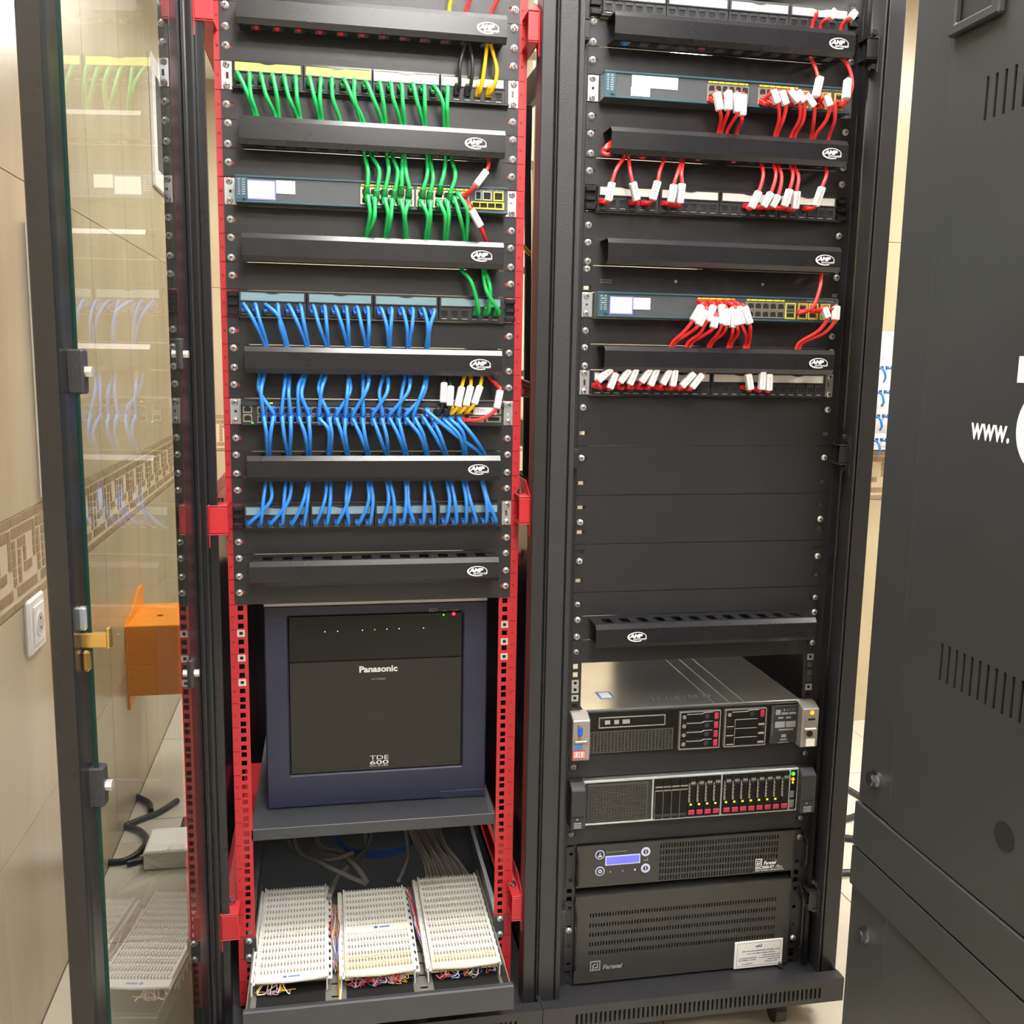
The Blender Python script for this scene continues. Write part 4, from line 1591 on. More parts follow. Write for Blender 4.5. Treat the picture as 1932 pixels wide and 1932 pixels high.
# ------------------------------------------------------------------ pull-out tray with terminal blocks
TZ = 72.0
tray = thing('pull_out_tray', 'grey pull-out tray holding three white terminal blocks', 'rack tray', (239, 0, TZ))
b = MB()
holes = []
for i in range(9):
    for xx in (156, 312):
        holes.append((xx, xx + 13, -150 + i * 36, -144 + i * 36))
b.plate(16, 462, -188, 215, TZ, TZ + 1.6, holes, plane='xy')
part(b, 'floor', M['tray'], tray)
b = MB()
b.box(12, 466, -191, -188, TZ - 2, TZ + 42)
b.box(12, 466, -188, -178, TZ + 40, TZ + 42)
part(b, 'front_panel', M['shelf_grey'], tray, bevel=1)
for xa in (16, 460):
    b = MB()
    b.box(xa, xa + 2, -188, 215, TZ, TZ + 40)
    part(b, 'side_wall', M['tray'], tray)
for xa in (4, 466):
    b = MB()
    b.prism([(4, TZ + 8), (4, TZ + 46), (60, TZ + 60), (480, TZ + 70), (480, TZ + 30)], xa, xa + 8, 'x')
    part(b, 'slide', M['steel_dull'], tray)
for k, xa in enumerate((0, 460)):
    b = MB()
    b.box(xa, xa + 22, -4, 0, 90, 132)
    br = part(b, 'slide_bracket', M['charcoal'], tray, bevel=0.8)
    for zz in (95.25, 127):
        inst(SCREW, 'screw', br, ((8.75, 473.85)[k], -4, zz))


def module_mesh(m, seed):
    rnd = random.Random(seed)
    b = MB()
    b.box(0, 122, 0, 21.5, -24, -5, 0)
    b.box(0, 122, 8.6, 12.6, -5, 1.5, 0)
    for end in (0, 118.5):
        b.box(end, end + 3.5, 0, 21.5, -5, 2.2, 0)
    for row in (0, 1):
        ya, yb = (1.0, 7.8) if row == 0 else (13.6, 20.5)
        b.box(3.5, 118.5, ya + 1.0, yb - 1.0, -5, -3.4, 1)
        for i in range(20):
            x = 4.4 + i * 5.72
            h = 0.3 + rnd.uniform(-0.3, 0.4)
            b.box(x, x + 3.0, ya, yb, -5, h, 0)
            b.box(x + 3.4, x + 5.0, ya + 2.2, yb - 2.2, -5, -0.6, 1)
    for i in (9, 11):
        b.box(4.4 + i * 5.72, 8.0 + i * 5.72, 8.0, 13.2, 1.5, 3.2, 0)
    return b.mesh('terminal_module', [M[m], M['krone_slot']])


MODS = [module_mesh('krone', 1), module_mesh('krone', 2)]
MOD_Y = module_mesh('krone_y', 3)
KZ = 108.0
blocks = [(25.5, -96, 205, 13, 'left terminal block of the pull-out tray, blue mark on its white apron', (0,)),
          (180, -102, 176, 11, 'middle terminal block of the pull-out tray, interrupted by a blank white strip', (10, 11)),
          (333.5, -104, 202, 13, 'right terminal block of the pull-out tray, its front row yellowed', (12,))]
for bi, (kx, ky0, ky1, n, lab, yel) in enumerate(blocks):
    t = thing('terminal_block', lab, 'terminal block', (kx + 61, (ky0 + ky1) / 2, TZ + 1.6), 'terminal blocks in the pull-out tray')
    b = MB()
    for xx in (kx - 7.5, kx + 122):
        hol = []
        m = int((ky1 - ky0) / 23)
        for i in range(m):
            hol.append((ky0 + 5 + i * 23, ky0 + 19 + i * 23, KZ - 24, KZ - 10))
        b.plate(ky0, ky1, KZ - 30, KZ - 4, xx, xx + 1.8, hol, plane='yz')
        b.box(xx - 2.6, xx + 3.2, ky0, ky1, KZ - 6, KZ - 3.5)
        for i in range(m):
            b.box(xx - 3.0, xx + 4.5, ky0 + 20 + i * 23, ky0 + 26 + i * 23, KZ - 22, KZ - 4)
        for yy in (ky0 + 4, ky1 - 14):
            b.box(xx, xx + 2, yy, yy + 10, TZ + 1.6, KZ - 28)
    for (fa, fb) in ((kx - 10, kx - 0.6), (kx + 122.6, kx + 132)):
        b.plate(fa, fb, ky0, ky1, KZ - 10, KZ - 7.5, [(fa + 2, fb - 2, ky0 + 5 + i * 23, ky0 + 19 + i * 23) for i in range(int((ky1 - ky0) / 23))], plane='xy')
    part(b, 'mounting_frame', M['krone'], t)
    b = MB()
    b.box(kx + 2, kx + 120, ky0 - 26, ky0 + 30, TZ + 1.7, TZ + 2.6)
    part(b, 'base_plate', M['dark'], t)
    ap = 16.0 if bi else 20.0
    pitch = (ky1 - ky0 - ap - (24 if bi == 1 else 0)) / n
    y = ky0 + ap
    for i in range(n):
        if bi == 1 and i == 5:
            b = MB()
            b.box(kx, kx + 122, y + 0.5, y + 22.5, KZ - 8, KZ + 1)
            part(b, 'label_strip', M['krone'], t, bevel=0.8)
            b = MB()
            b.cyl((kx + 60, y + 11, KZ + 1), 4, 0.2, 'z', 14)
            b.box(kx + 67, kx + 86, y + 9, y + 13, KZ + 1, KZ + 1.2)
            part(b, 'blue_mark', M['blue_sticker'], t)
            y += 24
        me = MOD_Y if (bi, i) in ((1, 0), (1, 1), (2, 0)) else MODS[i % 2]
        o = inst(me, 'terminal_module', t, (kx, y, KZ))
        o.scale = (1, pitch / 22.2, 1)
        y += pitch
    b = MB()
    # front apron, a shallow gable
    b.prism([(kx, ky0 + 2), (kx + 61, ky0 - 3), (kx + 122, ky0 + 2), (kx + 122, ky0 + ap - 0.5), (kx, ky0 + ap - 0.5)], KZ - 9, KZ - 4, 'z')
    part(b, 'apron', M['krone' if bi == 0 else 'krone_y'], t, bevel=0.8)
    if bi == 0:
        b = MB()
        b.cyl((kx + 50, ky0 + 9, KZ - 4), 3.6, 0.2, 'z', 14)
        b.box(kx + 56, kx + 76, ky0 + 7, ky0 + 11, KZ - 4, KZ - 3.8)
        part(b, 'blue_mark', M['blue_sticker'], t)

WIRE_COLS = [M['orangec'], M['yellow'], M['blue_dark'], M['white'], M['greyc'], M['redc_dark'], mat('lilac_wire', (186, 160, 190), 0.5), mat('pink_wire', (214, 150, 150), 0.5)]


def wires(name, label, gen, n, seed):
    rnd = random.Random(seed)
    b = MB()
    org = None
    for i in range(n):
        pts = gen(rnd)
        org = org or Vector(pts[0])
        b.tube(catmull(pts, 4), 0.9, 5, rnd.randrange(len(WIRE_COLS)))
    o = solo(b, name, WIRE_COLS, label, 'wires', org)
    o['kind'] = 'stuff'
    return o


wires('wire_bundle', 'tangle of thin coloured wires between left and middle terminal blocks',
      lambda r: [(166 + r.uniform(-8, 6), 130 + r.uniform(-30, 10), 96 + r.uniform(-6, 8)), (163 + r.uniform(-9, 9), 60 + r.uniform(-15, 15), 100 + r.uniform(-12, 8)),
                 (165 + r.uniform(-9, 9), 0 + r.uniform(-15, 15), 96 + r.uniform(-12, 8)), (158 + r.uniform(-3, 16), -50 + r.uniform(-10, 25), 86 + r.uniform(-6, 6))], 60, 1)
wires('wire_bundle', 'strand of thin coloured wires between middle and right terminal blocks',
      lambda r: [(311 + r.uniform(-4, 10), 170 + r.uniform(-20, 10), 100 + r.uniform(-6, 6)), (316 + r.uniform(-6, 6), 100, 100 + r.uniform(-8, 6)),
                 (320 + r.uniform(-5, 6), 40 + r.uniform(-10, 10), 94 + r.uniform(-6, 6)), (330 + r.uniform(-2, 2), -30 + r.uniform(-10, 30), 86 + r.uniform(-5, 5))], 30, 2)
for bi, (kx, nn, nm, frac) in enumerate(((25.5, 14, 'left', 0.5), (180, 60, 'middle', 1.0), (333.5, 26, 'right', 1.0))):
    wires('wire_tangle', 'coloured wires bunched under the front of the %s terminal block' % nm,
          lambda r: (lambda x: [(x, -60, 95), (x + r.uniform(-10, 10), -84, 90 + r.uniform(-4, 6)), (x + r.uniform(-14, 14), -96 + r.uniform(-8, 4), 80 + r.uniform(-3, 8)),
                                (x + r.uniform(-24, 24), -84, 77)])(kx + 14 + r.uniform(0, 95 * frac)), nn, 11 + bi)
b = MB()
b.tube(catmull([(172, 0, 84), (168, -60, 80), (170, -110, 76), (164, -150, 75), (160, -178, 76)], 6), 1.6, 6, 0)
b.tube(catmull([(174, 0, 84), (170, -60, 80), (172, -110, 76), (167, -150, 75), (162, -178, 76)], 6), 1.4, 6, 1)
solo(b, 'jumper_wire', [M['yellow'], M['white']], 'yellow and white jumper wire lying on the tray floor', 'wire', (160, -178, 75))
# grey trunk cables behind the blocks
GC = [([(545, 1585), (572, 1612), (620, 1622), (668, 1608)], (360, 330, 300, 290), 5.5), ([(560, 1600), (600, 1625), (650, 1650), (690, 1668)], (330, 300, 250, 215), 5.5),
      ([(600, 1590), (640, 1608), (676, 1640), (692, 1664)], (360, 320, 250, 215), 6.0), ([(770, 1605), (764, 1635), (752, 1662)], (320, 260, 210), 4.5),
      ([(700, 1580), (672, 1620), (640, 1650), (622, 1690)], (380, 320, 260, 150), 5.0), ([(690, 1600), (655, 1640), (630, 1665), (618, 1700)], (380, 300, 240, 150), 5.0)]
for i, (pp, yy, r) in enumerate(GC):
    b = MB()
    q_ = path(CP, pp, yy)
    b.tube(catmull([q_[0] + Vector((-10, 60, 90))] + q_, 6), r, 8)
    solo(b, 'trunk_cable', M['greyc'], '%s grey trunk cable from the left behind the left and middle terminal blocks' % nth(i, 6), 'cable', path(CP, pp, yy)[-1], 'grey trunk cables')
for i in range(12):
    f = i / 11
    pp = [(772 + f * 58, 1560), (786 + f * 56, 1596), (800 + f * 66, 1626), (806 + f * 80, 1654)]
    b = MB()
    q_ = path(CP, pp, (330, 310 - (i % 3) * 16, 260 - (i % 2) * 10, 200))
    b.tube(catmull([q_[0] + Vector((-8, 40, 70))] + q_, 5), 3.4, 7)
    solo(b, 'trunk_cable', M['greyc'], '%s cable from the left in the grey bundle dropping to the right terminal block' % nth(i, 12), 'cable',
         path(CP, pp, (330, 310, 260, 200))[-1], 'grey cables feeding the right terminal block')
for i in range(3):
    pp = [(640 + i * 4, 1590 + i * 3), (670, 1604 + i * 4), (720, 1606 + i * 5), (772, 1588 + i * 4)]
    b = MB()
    q_ = path(CP, pp, (380, 370, 370, 380))
    b.tube(catmull([q_[0] + Vector((-50, 40, 70))] + q_ + [q_[-1] + Vector((50, 40, 70))], 6), 3.6, 8)
    solo(b, 'bundle_cable', M['blue_dark'], '%s blue cable from the top in the bundle behind the terminal blocks' % nth(i, 3), 'cable', path(CP, pp, (380, 370, 370, 380))[0],
         'blue cables behind the terminal blocks')

# ------------------------------------------------------------------ right rack: panels
R = ROFF
blank(R, 39, 'blank panel above the upper switch of the right rack')
blank(R, 37, 'blank panel below the upper switch of the right rack')
blank(R, 35, 'blank panel behind the red cables above the white-labelled patch panel')
blank(R, 33, 'blank panel below the white-labelled patch panel of the right rack')
bp = blank(R, 31, 'blank panel with small drilled holes above the lower switch', zs=(38.1,), extra=(6.35,))
b = MB()
for j in range(2):
    for i in range(5):
        b.box(R.x + 32 + i * 4.4, R.x + 35 + i * 4.4, R.y - 2.3, R.y - 2.0, rz(R, 31) + 16 + j * 4, rz(R, 31) + 17.2 + j * 4)
part(b, 'small_print', M['print_grey'], bp)
b = MB()
for cx, m in ((170, 0), (333, 1)):
    b.cyl((R.x + cx, R.y - 2.0, rz(R, 31) + 22), 2.6, -0.4, 'y', 12, m)
part(b, 'drilled_hole', [M['stone_cream'], M['steel']], bp)
blank(R, 29, 'blank panel below the lower switch of the right rack')
blank(R, 25, 'double-height blank panel directly below the lowest red-cabled patch panel', 2, (67,), extra=(22.2,))
blank(R, 23, 'second double-height blank panel from the top, right rack', 2, (67,), extra=(22.2,))
blank(R, 21, 'third double-height blank panel from the top, scratched', 2, (40,), extra=(22.2, 67))
blank(R, 19, 'fourth and lowest double-height blank panel of the right rack', 2, (58,), extra=(22.2, 75))
blank(R, 18, 'blank panel directly above the empty slotted manager of the right rack', me=SCREW_B)
blank(R, 16, 'blank panel above the open gap and silver server', me=SCREW_B)
blank(R, 11, 'blank panel between the two servers', me=SCREW_B)
blank(R, 8, 'blank panel between the lower server and the power supply', me=SCREW_B)
manager(R, 40, 'topmost cable manager of the right rack', 404)
manager(R, 36, 'cable manager below the upper switch of the right rack, red loop at its left end', 404)
manager(R, 32, 'cable manager above the lower switch of the right rack', 404)
manager(R, 28, 'cable manager below the lower switch of the right rack', 404)
manager(R, 17, 'empty cable manager with its logo at the left, right rack', 88)
patch_panel(R, 41, 'patch panel cut by the top edge of the picture, right rack', ['lab_white'] * 4, 'black')
patch_panel(R, 34, 'white-labelled patch panel with eleven red cables, right rack', ['lab_white'] * 4, 'black')
patch_panel(R, 27, 'shaded patch panel crowded with white cable tags at its left', ['lab_white'] * 4, 'steel', body='black')


def rl(px, py, y=-40):
    return aty(px, py, R.y + y).x - R.x


ups38 = [(rl(*C5((a, 570)), -36), rl(*C5((c, 570)), -36), None) for a, c in ((1510, 1566), (1598, 1644), (1650, 1702), (1724, 1776))]
teal_switch(R, 38, 'upper switch of the right rack, two large blank white stickers', C5,
            [(rl(1194, 160), rl(1281, 160), 20, 41 - 2, False), (rl(1192, 180), rl(1228, 180), 6, 19.5, False)],
            [(rl(*C5((955, 560)), -36), rl(*C5((1195, 560)), -36), 6), (rl(*C5((1265, 570)), -36), rl(*C5((1500, 570)), -36), 6)], ups38, 0, 'off')
ups30 = [(rl(*C6((a, 585)), -36), rl(*C6((c, 585)), -36), None) for a, c in ((1424, 1486), (1502, 1558), (1566, 1622), (1638, 1694))]
teal_switch(R, 30, 'lower switch of the right rack, ten free ports showing', C6,
            [(rl(1154, 575), rl(1194, 575), 8, 34, True), (rl(1197, 570), rl(1229, 570), 15, 34.5, False)],
            [(rl(*C6((890, 580)), -36), rl(*C6((1115, 580)), -36), 5), (rl(*C6((1188, 580)), -36), rl(*C6((1416, 580)), -36), 5)], ups30, 0, 'lit')

# ------------------------------------------------------------------ right rack: red cables
Y = R.y
z41, z38, z34, z30, z27 = [rz(R, u) for u in (41, 38, 34, 30, 27)]
for i, (a, sl, e_) in enumerate((((1590, 150), None, (1612, 95)), ((1640, 155), ((1690, 118), (1722, 65)), (1662, 128)), ((1765, 160), ((1815, 120), (1845, 72)), (1795, 122)))):
    p = path(C5, (a, e_), (Y - 30, Y - 34))
    sv = None
    pts = [p[0] + Vector((0, 4, -16)), p[0], p[1] + Vector((-3, -6, 3)), p[1] + Vector((4, 8, 2))]
    if sl:
        q = path(C5, sl, (Y - 40, Y - 36))
        sv = (q[0], q[1])
        pts = [p[0] + Vector((0, 4, -16)), p[0], p[1] + Vector((-2, -8, 0)), q[0], q[1]]
    cable('%s red cable from the left at the top-edge patch panel' % nth(i, 3), 'redc', pts, 'red cables at the top-edge patch panel', sleeve=sv)
for i, (pp, sl) in enumerate((([(1572, 335), (1608, 420), (1622, 490), (1605, 590), (1590, 620)], ((1634, 468), (1606, 590))),
                              ([(1735, 312), (1808, 410), (1828, 520), (1800, 600), (1765, 640)], ((1802, 480), (1790, 602))))):
    p = path(C5, pp, (Y - 26, Y - 44, Y - 52, Y - 52, Y - 42))
    q = path(C5, sl, (Y - 58, Y - 60))
    cable('%s red cable above the upper switch of the right rack' % ('left', 'right')[i], 'redc', [p[0] + Vector((0, 2, 20))] + p, 'red cables above the upper switch',
          plug=(p[-1] + Vector((0, 5, 0)), Vector((0.5, -0.5, 0.5))), sleeve=q)
S38 = [((980, 590), ((1005, 562), (1025, 672)), (1032, 720), (1018, 795)), ((1048, 598), ((1076, 552), (1076, 672)), (1062, 720), (1036, 795)),
       ((1105, 600), ((1128, 566), (1130, 686)), (1108, 730), (1070, 800)), ((1150, 600), ((1166, 578), (1160, 705)), (1155, 740), (1130, 800)),
       ((1290, 605), ((1345, 550), (1376, 630)), (1385, 720), (1362, 812)), ((1335, 610), ((1396, 556), (1426, 640)), (1408, 730), (1375, 812)),
       ((1395, 605), ((1446, 552), (1502, 622)), (1510, 720), (1462, 815)), ((1450, 605), ((1490, 556), (1535, 622)), (1532, 730), (1486, 815)),
       ((1500, 600), ((1545, 578), (1596, 650)), (1594, 740), (1582, 820)), ((1630, 620), ((1668, 582), (1692, 648)), (1668, 735), (1605, 822))]
for i, (pl_, sl, m_, e_) in enumerate(S38):
    p = path(C5, (pl_, sl[0], sl[1], m_, e_), (Y - 44, Y - 58, Y - 60, Y - 48, Y - 30))
    cable('%s white-sleeved red cable from the left below the upper switch of the right rack' % nth(i, 10), 'redc',
          [p[0], p[0].lerp(p[1], 0.5) + Vector((0, -8, 0)), p[1], p[2], p[3], p[4], p[4] + Vector((-2, 3, -22))], 'red cables below the upper switch of the right rack',
          plug=(p[0] + Vector((0, 6, -2)), Vector((0.2, -0.8, -0.5))), sleeve=(p[1], p[2]))
p = path(C5, ((1765, 640), (1725, 620), (1722, 730), (1690, 826)), (Y - 44, Y - 58, Y - 50, Y - 30))
cable('bare red cable at the right end below the upper switch', 'redc', p + [p[-1] + Vector((-2, 3, -22))], 'red cables below the upper switch of the right rack',
      plug=(p[0] + Vector((0, 4, 0)), Vector((-0.6, -0.7, 0))))
for k in range(3):
    p = path(C5, ((400, 850 + k * 18), (345, 880 + k * 10), (312, 925 - k * 4), (350, 940), (400, 915 - k * 8)), (Y - 20, Y - 30 - k * 4, Y - 34, Y - 38, Y - 30))
    b = MB()
    b.tube(catmull([p[0] + Vector((30, 2, 2))] + p + [p[-1] + Vector((40, 0, 0))], 6), 3.4, 8)
    solo(b, 'cable_loop', M['redc'], '%s red cable loop spilling from the left end of a right rack manager' % ('outer', 'middle', 'inner')[k], 'cable', p[2], 'red loops at the manager end')
for i, (cx, cy, m) in enumerate(((468, 255, 'blue'), (935, 278, 'redc'), (1385, 302, 'redc'), (1490, 315, 'redc'), (575, 945, 'redc'), (912, 955, 'redc'), (1128, 968, 'redc'), (1570, 985, 'redc'))):
    p = aty(*C5((cx, cy)), Y - 30)
    b = MB()
    b.tube(catmull([p + Vector((14, 4, 14)), p + Vector((4, 0, 4)), p + Vector((-6, -2, -4)), p + Vector((-10, 6, 2))], 4), 3.2, 8)
    solo(b, 'cable_end', M[m], ('blue cable end peeking below the topmost manager of the right rack' if i == 0 else
                                '%s red cable end from the left peeking below the %s manager of the right rack' % (ORD[(i - 1) % 3 if i < 4 else i - 4], 'topmost' if i < 4 else 'second')),
         'cable', p, 'cable ends below right rack managers')
P34 = [((455, 935), (400, 1020), (370, 1108), (346, 1222), 0, (310, 1228)), ((470, 945), (480, 1040), (494, 1108), (520, 1218), 3, (494, 1236)),
       ((690, 950), (660, 1040), (648, 1100), (615, 1215), 4, (566, 1240)), ((800, 950), (768, 1050), (746, 1120), (726, 1230), 6, (690, 1240)),
       ((806, 950), (792, 1050), (795, 1115), (780, 1236), 7, (748, 1252)), ((1270, 965), (1288, 1060), (1262, 1162), (1214, 1265), 14, (1185, 1256)),
       ((1345, 975), (1365, 1060), (1336, 1170), (1286, 1256), 15, (1245, 1262)), ((1365, 975), (1400, 1070), (1380, 1186), (1340, 1258), 16, (1300, 1266)),
       ((1450, 985), (1468, 1060), (1450, 1150), (1414, 1256), 17, (1365, 1268)), ((1465, 985), (1502, 1070), (1492, 1162), (1480, 1270), 18, (1440, 1276)),
       ((1665, 990), (1672, 1060), (1646, 1136), (1605, 1254), 20, (1550, 1272))]
for i, (a, m_, s0_, s1_, k, e_) in enumerate(P34):
    p = path(C5, (a, m_, s0_, s1_, e_), (Y - 28, Y - 46, Y - 52, Y - 48, Y - 24))
    cable('%s white-sleeved red cable from the left above the white-labelled patch panel' % nth(i, 11), 'redc',
          [p[0] + Vector((2, 2, 22)), p[0], p[1], p[2], p[3], p[4]], 'red cables of the white-labelled patch panel',
          plug=(p[4] + Vector((0, 4, 2)), Vector((0.4, -0.9, -0.2))), sleeve=(p[2], p[3]))
p = path(C6, ((1640, 342), (1634, 450), (1592, 575), (1535, 602)), (Y - 28, Y - 46, Y - 54, Y - 42))
cable('lone red cable dropping from the manager to the right end of the lower switch', 'redc', [p[0] + Vector((0, 2, 20))] + p, 'red cables of the lower switch',
      plug=(p[-1] + Vector((-6, 4, -2)), Vector((0.8, -0.6, 0.2))))
S30 = [((912, 545), ((915, 568), (860, 662)), (800, 735), (735, 797)), ((930, 555), ((940, 600), (893, 690)), (840, 735), (752, 797)),
       ((966, 545), ((988, 568), (945, 662)), (900, 740), (830, 797)), ((975, 575), ((998, 640), (984, 706)), (925, 750), (855, 797)),
       ((1014, 545), ((1036, 562), (1034, 682)), (1010, 740), (962, 797)), ((1030, 570), ((1066, 590), (1064, 692)), (1040, 740), (978, 797)),
       ((1060, 545), ((1106, 576), (1104, 704)), (1098, 750), (1080, 797)), ((1085, 560), ((1120, 590), (1130, 690)), (1134, 740), (1098, 797)),
       ((1106, 545), ((1138, 572), (1158, 684)), (1180, 740), (1180, 797)), ((1125, 560), ((1172, 575), (1206, 680)), (1208, 740), (1202, 797))]
for i, (pl_, sl, m_, e_) in enumerate(S30):
    p = path(C6, (pl_, sl[0], sl[1], m_, e_), (Y - 44, Y - 60 - (i % 2) * 6, Y - 62 - (i % 2) * 6, Y - 48, Y - 30))
    cable('%s white-sleeved red cable from the left fanning out below the lower switch' % nth(i, 10), 'redc',
          [p[0], p[0].lerp(p[1], 0.5) + Vector((0, -6, 0)), p[1], p[2], p[3], p[4], p[4] + Vector((-4, 3, -22))], 'red cables of the lower switch',
          plug=(p[0] + Vector((0, 6, 0)), Vector((0, -0.9, -0.4))), sleeve=(p[1], p[2]))
for i, (pl_, sl, m_, e_) in enumerate((((1600, 602), ((1656, 582), (1678, 645)), (1620, 725), (1505, 797)), ((1690, 600), ((1732, 572), (1726, 658)), (1650, 740), (1525, 797)))):
    p = path(C6, (pl_, sl[0], sl[1], m_, e_), (Y - 44, Y - 56, Y - 58, Y - 48, Y - 30))
    cable('%s white-sleeved red cable at the right end below the lower switch' % ('left', 'right')[i], 'redc',
          [p[0], p[0].lerp(p[1], 0.5) + Vector((0, -8, 0)), p[1], p[2], p[3], p[4], p[4] + Vector((-4, 3, -22))], 'red cables of the lower switch',
          plug=(p[0] + Vector((0, 6, 0)), Vector((0.7, -0.7, 0))), sleeve=(p[1], p[2]))
S27 = [((365, 952), (282, 1028), (270, 1062)), ((392, 978), (355, 1074), (335, 1064)), ((475, 955), (415, 1036), (404, 1066)), ((516, 950), (474, 1050), (460, 1066)),
       ((602, 950), (545, 1036), (515, 1066)), ((642, 950), (600, 1056), (570, 1068)), ((720, 955), (674, 1048), (640, 1070)), ((752, 955), (736, 1060), (700, 1072)),
       ((866, 978), (790, 1062), (760, 1072)), ((916, 985), (850, 1070), (815, 1074)), ((1194, 984), (1210, 1080), (1172, 1070)), ((1284, 968), (1276, 1080), (1236, 1076)),
       ((1322, 984), (1320, 1086), (1292, 1076))]
for i, (s0_, s1_, e_) in enumerate(S27):
    p = path(C6, (s0_, s1_, e_), (Y - 46, Y - 46, Y - 24))
    top = p[0] + Vector((10 if i < 8 else (26 if i < 10 else -1), 14, 16))
    cable('%s white-tagged red cable from the left on the shaded patch panel' % nth(i, 13), 'redc',
          [top + Vector((2, 6, 14)), top, p[0], p[1], p[2] + Vector((0, -6, 0)), p[2]], 'red cables of the shaded patch panel',
          plug=(p[2] + Vector((0, 4, 2)), Vector((0.4, -0.9, -0.2))), sleeve=(p[0], p[1]))

# ------------------------------------------------------------------ right rack: silver server
def rp(px, py, y):
    v = aty(px, py, R.y + y)
    return v.x, v.z


z0 = rz(R, 12)
srv = thing('server', 'silver-eared server with a bare metal lid and red latches, red sticker 11', 'server', (R.x + 241, R.y + 330, z0), 'rack servers')
FY = R.y - 8
x0, x1 = R.x + 33, R.x + 451
b = MB()
b.box(x0, x1, FY + 4, R.y + 690, z0 + 2, z0 + 86)
part(b, 'chassis', M['steel_dull'], srv)
b = MB()
b.box(x0 - 8, x1 + 8, FY + 6, R.y + 690, z0 + 85, z0 + 87.4)
lid = part(b, 'lid', M['lid_metal'], srv, bevel=0.8)
b = MB()
b.box(x0 + 40, x0 + 70, FY + 60, FY + 100, z0 + 87.4, z0 + 87.7, 0)
b.box(x0 + 45, x0 + 65, FY + 65, FY + 95, z0 + 87.7, z0 + 87.8, 1)
part(b, 'lid_sticker', [M['blue_sticker'], M['white']], lid)
b = MB()
for i in range(3):
    b.box(x0 + 250 + i * 30, x0 + 252 + i * 30, FY + 6, R.y + 690, z0 + 87.4, z0 + 88.4)
part(b, 'lid_ridge', M['lid_metal'], lid)
b = MB()
add_text(b, '192 168 150 39', x0 + 128, 0, 130, 20, 0, shear=0.3, frame=lambda u, t: (u, FY + 38 + t, z0 + 87.75))
part(b, 'handwriting', M['ink'], lid)
b = MB()
b.box(x0, x1, FY, FY + 4, z0 + 2, z0 + 84)
part(b, 'front_face', M['pbx_black'], srv, bevel=0.6)
gx0, gx1 = x0 + 4, rp(1269, 1400, -8)[0]
b = MB()
holes = []
n, m = 24, 13
gz0, gz1 = z0 + 5, z0 + 47
for i in range(n):
    for j in range(m):
        w, h = (gx1 - gx0 - 3) / n, (gz1 - gz0 - 3) / m
        holes.append((gx0 + 2 + i * w, gx0 + 2 + (i + 0.72) * w, gz0 + 2 + j * h, gz0 + 2 + (j + 0.62) * h))
b.plate(gx0, gx1, gz0, gz1, FY - 2.2, FY - 0.4, holes)
part(b, 'grille', M['grille'], srv)
a = rp(1130, 1360, -10)
c = rp(1256, 1350, -10)
b = MB()
b.plate(a[0], c[0], z0 + 53, z0 + 74, FY - 2, FY, [(a[0] + 2, c[0] - 2, z0 + 55, z0 + 72)])
part(b, 'optical_drive_frame', M['server_grey'], srv, bevel=0.4)
b = MB()
b.box(a[0] + 2, c[0] - 2, FY - 1.2, FY, z0 + 55, z0 + 72, 0)
for k, xx in enumerate((12, 30, 46)):
    b.box(a[0] + xx, a[0] + xx + (10, 9, 14)[k], FY - 1.5, FY - 1.1, z0 + 60, z0 + 68, 1)
part(b, 'optical_drive', [M['pbx_black'], M['print_grey']], srv)


def hdrive(t, xa, xb, za, zb, y, full):
    b = MB()
    b.box(xa, xb, y - 5, y, za + 0.6, zb - 0.6, 0)
    h = zb - za
    if full:
        q = [(xa + 12, zb - 3), (xa + 42, zb - 3), (xa + 47, zb - 0.6), (xb - 14, zb - 0.6), (xb - 14, zb - 2), (xa + 47.6, zb - 2), (xa + 42.6, zb - 4.6), (xa + 12, zb - 4.6)]
        b.prism(q, y - 6.2, y - 5, 'y', 1)
        b.cyl((xa + 7, y - 5, (za + zb) / 2), 4, -0.8, 'y', 10, 1)
        b.cyl((xa + 52, y - 5, za + h * 0.5), 5.0, -0.8, 'y', 14, 2)
    else:
        b.box(xa + 2, xa + 16, y - 6, y - 5, za + 2, za + 4, 1)
        b.box(xb - 14, xb - 2, y - 7, y - 5, za + 3, za + 7, 1)
        b.box(xa + 18, xa + 19.2, y - 6, y - 5, za + 1, zb - 1, 1)
        b.box(xa + 18, xb - 16, y - 5.8, y - 5, zb - 2, zb - 1, 1)
    d = part(b, 'drive_tray' if full else 'drive_blank', [M['pbx_black'], M['server_grey'], M['charcoal']], t, bevel=0.3)
    if full:
        c = MB()
        c.box(xb - 11, xb - 3, y - 7, y - 5, za + 2.5, zb - 2.5)
        part(c, 'latch', M['maroon'], d, bevel=0.6)


